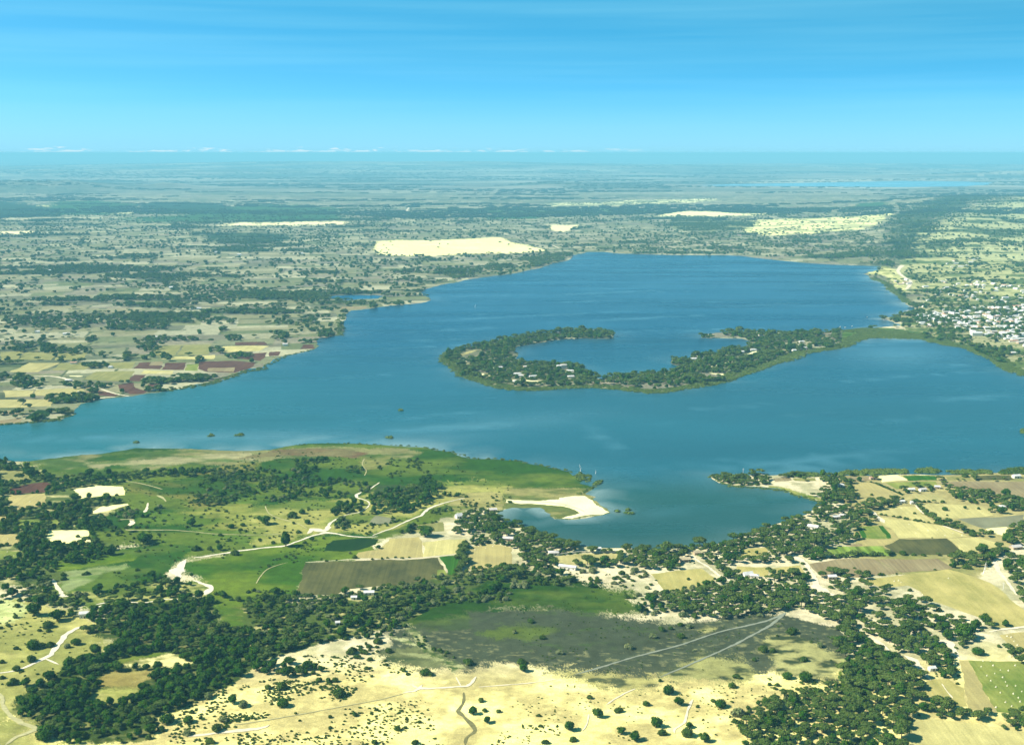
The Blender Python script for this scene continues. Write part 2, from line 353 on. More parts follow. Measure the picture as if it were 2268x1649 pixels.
 ([(1865,735),(1895,728),(1950,725),(2000,730),(2060,742),(2110,758),(2080,756),(2000,748),(1930,746),(1880,764),(1860,770)], (.17,.26,.06),(.24,.30,.09),4,16,.5),
]
# the big pale clearings and dark woods of the far plain
FARZ = [
 ([(834,535),(866,532),(956,533),(1073,527),(1113,526),(1136,538),(1166,543),(1213,555),(1156,560),(1036,562),(956,567),(866,567),(836,563),(831,553)], (.92,.86,.52),(.80,.73,.43),10,90,.35),
 ([(1199,453),(1223,449),(1323,450),(1406,443),(1512,442),(1579,440),(1600,443),(1512,450),(1456,452),(1339,457),(1223,457)], (.92,.88,.62),(.35,.36,.25),40,80,.35),
 ([(1453,478),(1512,468),(1562,468),(1645,473),(1725,475),(1612,479),(1512,480)], (.92,.88,.6),(.8,.75,.5),30,120,.3),
 ([(1659,490),(1712,486),(1879,483),(1979,483),(1942,507),(1912,513),(1829,518),(1719,522),(1645,517),(1660,500)], (.82,.78,.45),(.50,.50,.30),25,70,.42),
 ([(490,497),(530,494),(756,490),(776,491),(756,497),(500,500)], (.9,.86,.62),(.8,.7,.5),30,70,.3),
 ([(0,483),(150,481),(340,481),(150,485),(0,488)], (.50,.46,.38),(.5,.46,.38),30,90,.4),
 ([(0,513),(60,512),(84,514),(40,518),(0,518)], (.85,.82,.6),(.8,.7,.5),15,60,.3),
 ([(1219,498),(1286,499),(1272,505),(1246,514),(1216,507)], (.88,.83,.55),(.8,.7,.5),20,60,.3),
 ([(230,471),(290,469),(300,472),(240,474)], (.7,.68,.5),(.6,.6,.4),20,60,.3),
 ([(80,455),(120,453),(160,461),(120,460)], (.6,.6,.45),(.6,.6,.4),20,60,.3),
 ([(120,447),(210,444),(300,452),(240,476),(150,476),(100,466)], (.12,.24,.10),(.12,.2,.09),40,160,.4),
 ([(510,457),(600,452),(700,455),(760,462),(760,486),(600,492),(480,490),(330,493),(250,484),(420,476)], (.11,.23,.11),(.15,.22,.12),60,260,.4),
 ([(1073,477),(1200,477),(1190,484),(1080,485)], (.09,.24,.12),(.12,.24,.12),20,90,.4),
 ([(950,468),(1200,462),(1430,462),(1440,470),(1200,474)], (.14,.24,.14),(.2,.25,.16),50,200,.5),
 ([(1900,456),(1960,456),(1970,468),(1890,468)], (.14,.24,.14),(.14,.24,.14),30,90,.5),
 ([(-40,440),(30,447),(90,455),(140,470),(120,480),(-40,483)], (.055,.10,.055),(.07,.11,.06),60,150,.5),
 ([(290,452),(400,446),(500,450),(516,462),(440,470),(330,466)], (.055,.10,.06),(.08,.12,.07),60,150,.5),
 ([(455,520),(520,514),(640,517),(645,532),(560,538),(460,536)], (.07,.11,.055),(.14,.16,.09),30,60,.45),
 ([(1500,477),(1560,484),(1680,490),(1660,508),(1600,512),(1512,512),(1480,500)], (.07,.11,.06),(.35,.36,.22),30,40,.40),
 ([(1560,461),(1700,459),(1830,464),(1800,471),(1640,472)], (.06,.10,.06),(.07,.12,.07),40,120,.5),
 ([(1985,500),(2040,465),(2100,450),(2300,425),(2300,448),(2150,470),(2080,505),(2045,550),(2000,588),(1960,560),(1975,530)], (.055,.095,.045),(.12,.14,.07),60,90,.45),
 ([(2060,530),(2150,480),(2300,455),(2300,600),(2100,600),(2010,600)], (.50,.50,.32),(.14,.18,.09),60,80,.48),
]
def cells(X, Y):
    """warped patchwork of small farms: colour of each plot and how near a hedge each point is"""
    u = X * .985 + Y * .16 + 30 * fbm(X, Y, 320, 2, 5); v = Y * .985 - X * .16 + 45 * fbm(X, Y, 400, 2, 6)
    k = 1 + 0.9 * sstep(4500, 9000, Y)
    rv = v / 84.0; rv = rv + .35 * vn(np.floor(rv) * 0 + u / 900, rv * 0, 8)
    row = np.floor(rv); fv = rv - row
    wu = 75 + 70 * _h(row, row * 0, 3)
    cu = u / wu + 9 * _h(row, row * 0 + 1, 4); col = np.floor(cu); fu = cu - col
    h = _h(row, col, 11); h2 = _h(row, col, 12)
    split = h2 > .55
    half = split & (fv > .5)
    h = np.where(half, _h(row, col, 13), h)
    e = np.minimum(np.minimum(fv, 1 - fv) * 84, np.minimum(fu, 1 - fu) * wu)
    hv = _h(row + (fv > .5), col, 21); hu = _h(row, col + (fu > .5), 22)
    keep = np.where(np.minimum(fv, 1 - fv) * 84 < np.minimum(fu, 1 - fu) * wu, hv > .38, hu > .62)
    return h, e, keep
PAL = np.array([(.62,.55,.34),(.22,.21,.12),(.56,.50,.30),(.40,.35,.19),(.34,.31,.16),(.29,.28,.13),(.24,.25,.11),(.37,.31,.20),(.46,.41,.24),(.31,.27,.18),(.20,.22,.09),(.33,.30,.15),(.52,.47,.29),(.30,.29,.15),(.27,.24,.15)])
def woods(X, Y):
    n = fbm(X * .5, Y * 1.0, 150, 5, 41, .62) + .15 * (fbm(X, Y, 1500, 2, 44) - .5)
    return n
def ground_colour(X, Y):
    n = len(X); col = np.empty((n, 3))
    a = sstep(.38, .62, fbm(X, Y, 24, 4, 1))[:, None]
    near = np.array(SANDC) * (1 - a) + np.array(SAND2) * a
    b = sstep(.36, .6, fbm(X, Y, 30, 4, 2))[:, None]
    b2 = (.72 + .56 * fbm(X, Y * 1.6, 5, 4, 23, .7))[:, None]
    straw = (np.array((.86,.75,.27)) * (1 - b) + np.array((.50,.42,.16)) * b) * b2
    px, py = pix(X, Y)
    t = sstep(1400, 1520, py + 60 * (fbm(X, Y, 60, 3, 3) - .5))[:, None]
    near = near * (1 - t) + straw * t
    h, e, keep = cells(X, Y)
    far = np.array((.62, .66, .64)) * PAL[(h * len(PAL)).astype(int) % len(PAL)] * (0.86 + .28 * fbm(X, Y, 45, 4, 9))[:, None]
    hedge = (keep & (e < 3.0))[:, None]
    far = np.where(hedge, np.array((.07,.09,.035)), far)
    wd = sstep(.63, .67, woods(X, Y))[:, None] * .7
    far = far * (1 - wd) + np.array((.03,.055,.02)) * wd
    # distant country: broader, greyer
    fz = sstep(8500, 16000, Y)[:, None]
    s = sstep(.35, .65, fbm(X * .35, Y, 420, 5, 31))[:, None]
    dist = np.array((.36,.32,.22)) * (1 - s) + np.array((.07,.095,.055)) * s
    s2 = (fbm(X * .4, Y, 900, 4, 35) > .66)[:, None]
    dist = np.where(s2, np.array((.50,.47,.33)), dist)
    far = far * (1 - fz) + dist * .8 * fz
    ew = 900 * np.clip(fbm(X, Y, 130, 4, 71) - .42, 0, 1) + 40 * fbm(X, Y, 12, 2, 72)
    outer = (Y < 1750) & ((px < 0) | (px > 2268))
    far = np.where(outer[:, None], far * np.array((1.35, 1.25, 1.05)), far)
    isfar = ((Y > 1750) & (px < 1900) & (py < 960)) | (Y > 3300) | (px < -70 - ew) | (px > 2350 + ew) | (Y < 0)
    col = np.where(isfar[:, None], far, near)
    wx = fbm(X, Y, 40, 6, 51, .68) - .5; wy = fbm(X, Y, 40, 6, 52, .68) - .5
    ux = wx + .5 * (fbm(X, Y, 7, 3, 54) - .5); uy = wy + .5 * (fbm(X, Y, 7, 3, 55) - .5)
    vx = wx + .5 * (fbm(X, Y, 5, 3, 56) - .5) + .06; vy = wy + .5 * (fbm(X, Y, 5, 3, 57) - .5) - .06
    jx = _h((X * 3).astype(np.int64), (Y * 3).astype(np.int64), 53) - .5
    for zs in (FARZ, ZONES):
        for k, (poly, c1, c2, amp, size, lean) in enumerate(zs):
            P_ = gv(poly)
            wt = np.zeros(n)
            for a_, b_ in ((wx, wy), (ux, uy), (vx, vy)):
                wt += inside(X + a_ * amp * 4 + jx * amp * .9, Y + (b_ * amp * 4 + jx * amp * .9) * (3 if zs is FARZ else 1.6), P_)
            m = wt > 0
            if not m.any(): continue
            wt = (wt[m] / 3)[:, None]
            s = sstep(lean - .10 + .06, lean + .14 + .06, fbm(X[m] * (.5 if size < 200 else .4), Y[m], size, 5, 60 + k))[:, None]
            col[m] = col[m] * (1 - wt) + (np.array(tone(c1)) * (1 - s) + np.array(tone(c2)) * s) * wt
    # faint smear of tan on everything so that no zone is one flat tone
    q = (.88 + .24 * fbm(X, Y, 13, 3, 77))[:, None]
    return col * q
yy = np.concatenate([np.arange(1720, 560, -1.7), np.arange(560, 430, -1.2), np.arange(430, 351, -.8), [350, 349, 348, 347, 346, 345.2, 344.4, 343.7, 343]])
dep = PITCH + np.arctan((yy - CY) / F)
rad = H / np.tan(dep)
rad = np.concatenate([[1.0, 120, 250, 380, 480, 560], rad[rad > 590]])
th = np.concatenate([np.linspace(-180, -34, 60, endpoint=False), np.linspace(-34, -25, 170, endpoint=False), np.linspace(-25, 25, 1300), np.linspace(25, 34, 171)[1:], np.linspace(34, 180, 61)[1:]]) * math.pi / 180
RR, TT = np.meshgrid(rad, th, indexing='ij')
X = (RR * np.sin(TT)).ravel(); Y = (RR * np.cos(TT)).ravel()
Z = relief(X, Y)
nr, nc = len(rad), len(th)
i = np.arange((nr - 1) * (nc - 1)); r_ = i // (nc - 1); c_ = i % (nc - 1)
q = np.stack([r_ * nc + c_, r_ * nc + c_ + 1, (r_ + 1) * nc + c_ + 1, (r_ + 1) * nc + c_], 1)
me = bpy.data.meshes.new('ground')
me.vertices.add(nr * nc); me.vertices.foreach_set('co', np.stack([X, Y, Z], 1).astype(np.float32).ravel())
me.loops.add(len(q) * 4); me.loops.foreach_set('vertex_index', q[:, ::-1].ravel().astype(np.int32))
me.polygons.add(len(q)); me.polygons.foreach_set('loop_start', np.arange(0, len(q) * 4, 4, dtype=np.int32))
me.update(calc_edges=True)
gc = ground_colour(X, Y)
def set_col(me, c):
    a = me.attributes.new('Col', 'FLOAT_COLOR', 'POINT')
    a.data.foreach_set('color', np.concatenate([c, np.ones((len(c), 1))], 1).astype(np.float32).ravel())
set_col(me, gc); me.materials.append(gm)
me.polygons.foreach_set('use_smooth', np.ones(len(q), bool))
ground = tag(obj('ground', me), kind='structure')
ground.data.name = 'ground'

# ------------------------------------------------------------------ flat sheets laid over it
def ragged(P_, seg=6.0, amp=.07, cap=7.0, seed=1):
    """fractal outline: break long sides and push the new points sideways"""
    r = random.Random(seed); pts = [tuple(p) for p in P_]
    for _ in range(9):
        new = []; ch = False
        for a, b in zip(pts, pts[1:] + pts[:1]):
            new.append(a); l = math.hypot(b[0] - a[0], b[1] - a[1])
            if l > seg:
                k = max(-cap, min(cap, r.gauss(0, amp) * l)); ch = True
                new.append(((a[0] + b[0]) / 2 - (b[1] - a[1]) / l * k, (a[1] + b[1]) / 2 + (b[0] - a[0]) / l * k))
        pts = new
        if not ch: break
    return pts
def sheet(name, P_, z, m, kind='structure', drape=False):
    pts = [Vector((x, y, 0)) for x, y in P_]
    tri = geometry.tessellate_polygon([pts])
    me = bpy.data.meshes.new(name)
    v = [(p.x, p.y, z) for p in pts]
    f = []
    for a, b, c in tri:
        n = (pts[b] - pts[a]).cross(pts[c] - pts[a]).z
        f.append((a, b, c) if n > 0 else (c, b, a))
    me.from_pydata(v, [], f); me.materials.append(m); me.update()
    return tag(obj(name, me), kind=kind)

# ------------------------------------------------------------------ the lake
LAKE = [(-150,938),(0,942),(60,936),(130,931),(163,919),(163,910),(173,899),(200,889),(233,883),(263,880),(293,878),(328,871),(353,869),(400,861),(433,851),(467,846),(510,836),(527,824),(550,816),(583,813),(610,794),(633,788),(667,781),(697,773),(703,759),(700,749),(717,748),(752,743),(758,735),(757,713),(763,696),(776,688),(856,678),(943,669),(956,665),(936,652),(943,640),(973,632),(1023,622),(1089,612),(1133,607),(1189,595),(1223,583),(1256,577),(1266,566),(1303,558),(1339,558),(1373,562),(1423,563),(1512,565),(1595,565),(1662,567),(1729,572),(1779,570),(1812,577),(1862,582),(1952,586),(1945,598),(1912,607),(1929,615),(1965,630),(1969,640),(1989,653),(2005,670),(2024,680),(2022,690),(2002,695),(1975,702),(1949,706),(1979,713),(1995,721),(1945,725),(1889,729),(1868,735),
 (1859,731),(1825,736),(1789,734),(1742,738),(1729,736),(1699,738),(1679,734),(1639,736),(1605,736),(1572,739),(1554,741),(1554,748),(1572,749),(1605,749),(1645,750),(1662,756),(1655,764),(1629,773),(1595,776),(1579,784),(1545,786),(1532,793),(1512,794),(1489,793),(1489,806),(1512,812),(1508,817),(1466,823),(1423,828),(1389,833),(1349,833),(1336,838),(1320,838),(1312,830),(1296,823),(1289,811),(1266,809),(1223,804),(1166,804),(1163,798),(1139,794),(1143,779),(1143,769),(1166,764),(1199,759),(1223,753),(1256,751),(1296,749),(1356,750),(1359,739),(1336,734),(1303,729),(1266,731),(1223,736),(1173,741),(1123,749),(1083,758),(1046,768),(1003,774),(983,788),(984,801),(1003,813),(1023,833),(1056,844),(1106,859),(1139,863),(1189,864),(1256,859),(1309,857),(1373,861),(1416,868),(1449,871),(1512,862),(1562,854),(1612,843),(1645,829),(1679,819),(1712,804),(1745,798),(1759,789),(1789,781),(1845,773),(1879,766),(1899,753),(1925,747),(1995,749),(2062,751),(2092,763),(2139,769),(2185,789),(2209,803),(2219,813),(2245,824),(2268,832),(2330,850),(2420,900),(2460,970),(2430,1025),(2268,1043),(2206,1047),(2138,1051),(2000,1050),(1900,1052),(1820,1054),(1701,1053),(1685,1049),(1660,1052),(1610,1053),(1572,1052),(1575,1058),(1592,1069),(1622,1075),(1701,1079),(1738,1084),(1776,1098),(1821,1110),(1830,1117),(1812,1122),(1798,1130),(1783,1140),(1738,1155),(1701,1165),(1672,1175),(1635,1190),(1605,1202),(1560,1206),(1557,1209),(1485,1214),(1455,1217),(1385,1213),(1330,1213),(1290,1208),(1265,1203),(1235,1200),(1222,1190),(1202,1178),(1172,1173),(1142,1159),(1100,1148),(1095,1140),(1112,1130),(1135,1124),(1197,1124),(1220,1138),(1228,1149),(1260,1151),(1310,1145),(1352,1136),(1345,1126),(1325,1113),(1312,1106),(1320,1100),(1297,1094),(1308,1086),(1316,1078),(1285,1071),(1297,1060),(1300,1056),(1286,1049),(1270,1055),(1260,1045),(1210,1033),(1172,1027),(1135,1019),(1092,1016),(1045,1016),(1025,1012),(1005,1003),(967,997),(943,991),(899,989),(856,986),(789,982),(756,982),(733,981),(683,982),(650,986),(600,996),(533,998),(467,996),(363,993),(300,992),(283,996),(200,1006),(127,1014),(67,1021),(27,1021),(13,1018),(0,1016),(-120,1012)]
LP = ragged(gv(LAKE), 6, .06, 6, 3)
_LP = np.array(LP); _lx, _ly = _LP.min(0) - 4; _cs = 3.0
_nx = int((_LP[:, 0].max() - _lx) / _cs) + 3; _ny = int((_LP[:, 1].max() - _ly) / _cs) + 3
_Q = np.roll(_LP, -1, axis=0); LR = np.zeros((_ny, _nx), bool); _gx = _lx + (np.arange(_nx) + .5) * _cs
for _j in range(_ny):
    yj = _ly + (_j + .5) * _cs
    c = (_LP[:, 1] > yj) != (_Q[:, 1] > yj)
    xs_ = np.sort(_LP[c, 0] + (yj - _LP[c, 1]) / (_Q[c, 1] - _LP[c, 1]) * (_Q[c, 0] - _LP[c, 0]))
    LR[_j] = (np.searchsorted(xs_, _gx) % 2) == 1
def inlake(X, Y):
    i = np.clip(((np.asarray(X) - _lx) / _cs).astype(int), 0, _nx - 1); j = np.clip(((np.asarray(Y) - _ly) / _cs).astype(int), 0, _ny - 1)
    ok = (np.asarray(X) > _lx) & (np.asarray(Y) > _ly) & (np.asarray(X) < _lx + _nx * _cs) & (np.asarray(Y) < _ly + _ny * _cs)
    return LR[j, i] & ok
def inl1(x, y):
    i = int((x - _lx) / _cs); j = int((y - _ly) / _cs)
    return 0 <= i < _nx and 0 <= j < _ny and bool(LR[j, i])
wm, N, L, P = node_mat('lake_water')
at = N.new('ShaderNodeAttribute'); at.attribute_name = 'Col'
ns = noise_node(N, L, 1.0, 6, .62, (.0016, .0075, 1, .22)); nf = noise_node(N, L, .30, 3, .8)
nb = noise_node(N, L, 1.0, 4, .55, (.0012, .004, 1, -.15))
f = mul2(N, L, ranged(N, L, nb.outputs['Fac'], .3, .7, .86, 1.12), ranged(N, L, nf.outputs['Fac'], .3, .7, .86, 1.14))
L.new(mulc(N, L, at.outputs['Color'], f), P.inputs['Base Color'])
L.new(ranged(N, L, ns.outputs['Fac'], .42, .72, .16, .42), P.inputs['Roughness'])
P.inputs['IOR'].default_value = 1.33
L.new(ranged(N, L, ns.outputs['Fac'], .48, .68, .10, .62), P.inputs['Specular IOR Level'])
bp = N.new('ShaderNodeBump'); bp.inputs['Strength'].default_value = .35; bp.inputs['Distance'].default_value = .8
nw = noise_node(N, L, .22, 4, .7); L.new(nw.outputs['Fac'], bp.inputs['Height']); L.new(bp.outputs[0], P.inputs['Normal'])
def water(name, pts, z, step, colf):
    Pn = np.array(pts); n = len(pts)
    x0, y0 = Pn.min(0); x1, y1 = Pn.max(0)
    gx, gy = np.meshgrid(np.arange(x0, x1, step), np.arange(y0, y1, step)); gx = gx.ravel(); gy = gy.ravel()
    gx = gx + (rng.random(len(gx)) - .5) * step * .6; gy = gy + (rng.random(len(gy)) - .5) * step * .6
    m = inlake(gx, gy) if name == 'lake_water' else inside(gx, gy, Pn); allp = [Vector(p) for p in pts] + [Vector(p) for p in zip(gx[m], gy[m])]
    edges = [(k, (k + 1) % n) for k in range(n)]
    v, e, f, _, _, _ = geometry.delaunay_2d_cdt(allp, edges, [], 1, 1e-4)
    V = np.array([(p[0], p[1]) for p in v])
    f = [tuple(t) for t in f]
    cen = np.array([V[list(t)].mean(0) for t in f]); ok = inlake(cen[:, 0], cen[:, 1]) if name == 'lake_water' else inside(cen[:, 0], cen[:, 1], Pn)
    f = [t for t, k in zip(f, ok) if k]
    me = bpy.data.meshes.new(name); me.from_pydata([(p[0], p[1], z) for p in V], [], f)
    me.materials.append(wm); set_col(me, colf(V[:, 0], V[:, 1], Pn)); me.update()
    if len(me.polygons) and me.polygons[0].normal.z < 0: me.flip_normals()
    return tag(obj(name, me), kind='structure')
def shore_dist(x, y, P_):
    Q = P_[::2]; d = np.empty(len(x))
    for k in range(0, len(x), 2000):
        d[k:k+2000] = np.sqrt(((x[k:k+2000, None] - Q[None, :, 0]) ** 2 + (y[k:k+2000, None] - Q[None, :, 1]) ** 2).min(1))
    return d
def lake_col(x, y, P_):
    px, py = pix(x, y)
    deep = np.array((0.0, .045, .085)); mid = np.array((.012, .088, .114)); left = np.array((.012, .098, .104)); bay = np.array((.012,.064,.052))
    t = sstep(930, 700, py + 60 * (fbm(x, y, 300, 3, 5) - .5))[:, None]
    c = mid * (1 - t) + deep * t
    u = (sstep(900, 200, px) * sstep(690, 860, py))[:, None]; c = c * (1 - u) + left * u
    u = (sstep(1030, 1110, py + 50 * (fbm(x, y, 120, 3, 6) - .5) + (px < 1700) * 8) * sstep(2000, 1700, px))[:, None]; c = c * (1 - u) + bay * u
    # pale silt along the gently shelving shores
    d = shore_dist(x, y, P_)
    s = np.exp(-d / 26) * (.25 + .75 * ((px < 1150) & (py > 960) | (px > 1180) & (px < 1370) & (py > 1085) & (py < 1160) & (d < 45) | (px > 1900) & (py < 760)))
    s = (s * sstep(.25, .7, fbm(x, y, 40, 3, 8)) * .9)[:, None]
    c = c * (1 - s) + np.array((.22, .30, .28)) * s
    s = (np.exp(-((px - 1000) / 260) ** 2 - ((py - 955 + (px - 1000) * .10) / 22) ** 2) * .28 + np.exp(-((px - 560) / 330) ** 2 - ((py - 972) / 16) ** 2) * .35)
    s = (s * sstep(.2, .6, fbm(x * .5, y, 90, 4, 9)))[:, None]
    c = c * (1 - s) + np.array((.16, .30, .34)) * s
    # long wind streaks: sheen of ruffled water painted into the colour, plus paler patches
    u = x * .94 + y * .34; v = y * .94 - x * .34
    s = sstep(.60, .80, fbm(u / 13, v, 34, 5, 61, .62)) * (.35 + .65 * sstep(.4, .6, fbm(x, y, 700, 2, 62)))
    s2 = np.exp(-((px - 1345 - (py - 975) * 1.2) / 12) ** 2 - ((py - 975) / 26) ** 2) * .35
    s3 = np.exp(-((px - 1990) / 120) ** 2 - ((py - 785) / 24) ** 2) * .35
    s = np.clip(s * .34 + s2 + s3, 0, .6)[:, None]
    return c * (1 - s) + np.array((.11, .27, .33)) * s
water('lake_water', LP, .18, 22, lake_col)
pond = [(728,658),(735,655),(760,654),(800,653),(835,654),(850,656),(838,661),(800,662),(780,664),(745,664)]
water('pond_water', ragged(gv(pond), 10, .05, 4, 5), .18, 25, lambda x, y, P_: np.tile(np.array((.006, .09, .17)), (len(x), 1)))
farlake = [(1530,411.5),(1620,408),(1700,406.5),(1850,404),(2000,401),(2120,402),(2200,405),(2190,409),(2140,413),(2000,415),(1850,413.5),(1700,412.5)]
water('far_lake_water', ragged(gv(farlake), 120, .04, 40, 6), 1.5, 300, lambda x, y, P_: np.tile(np.array((.12, .34, .44)), (len(x), 1)))

# ------------------------------------------------------------------ farm fields laid out by their hedges
FM = {
 'straw': field_mat('stubble', (.50,.44,.25), (.40,.36,.19), .35, .3, .1),
 'pale': field_mat('pale_stubble', (.58,.51,.28), (.46,.41,.22), .4, .5, .10),
 'bright': field_mat('bare_sand_plot', (.88,.80,.52), (.74,.66,.40)),
 'dry': field_mat('dry_grass_plot', (.52,.44,.215), (.36,.33,.14), .25, .8, .08),
 'brown': field_mat('turned_brown_soil', (.27,.21,.15), (.34,.28,.20), .45, .4, .15),
 'tan': field_mat('tan_soil', (.40,.34,.19), (.50,.42,.22), .4, .2, .09),
 'dark': field_mat('dark_turned_soil', (.085,.088,.045), (.14,.135,.062), .40, 1.45, .12),
 'purple': field_mat('wet_red_soil', (.10,.042,.040), (.14,.065,.055), .4, .2),
 'green': field_mat('green_crop', (.10,.25,.03), (.15,.30,.05), .5, .2, .3),
 'ygreen': field_mat('ripening_crop', (.25,.30,.085), (.35,.36,.12), .32, .3, .10),
 'dgreen': field_mat('dark_green_crop', (.035,.085,.035), (.06,.11,.04), .3, .2, .1),
 'olive': field_mat('olive_grass', (.26,.26,.11), (.33,.31,.15), .3, .1, .1),
 'grey': field_mat('grey_silt', (.22,.22,.18), (.30,.30,.24)),
 'striped': field_mat('staked_crop_rows', (.27,.35,.085), (.35,.40,.13), .16, -.45, .5),
}
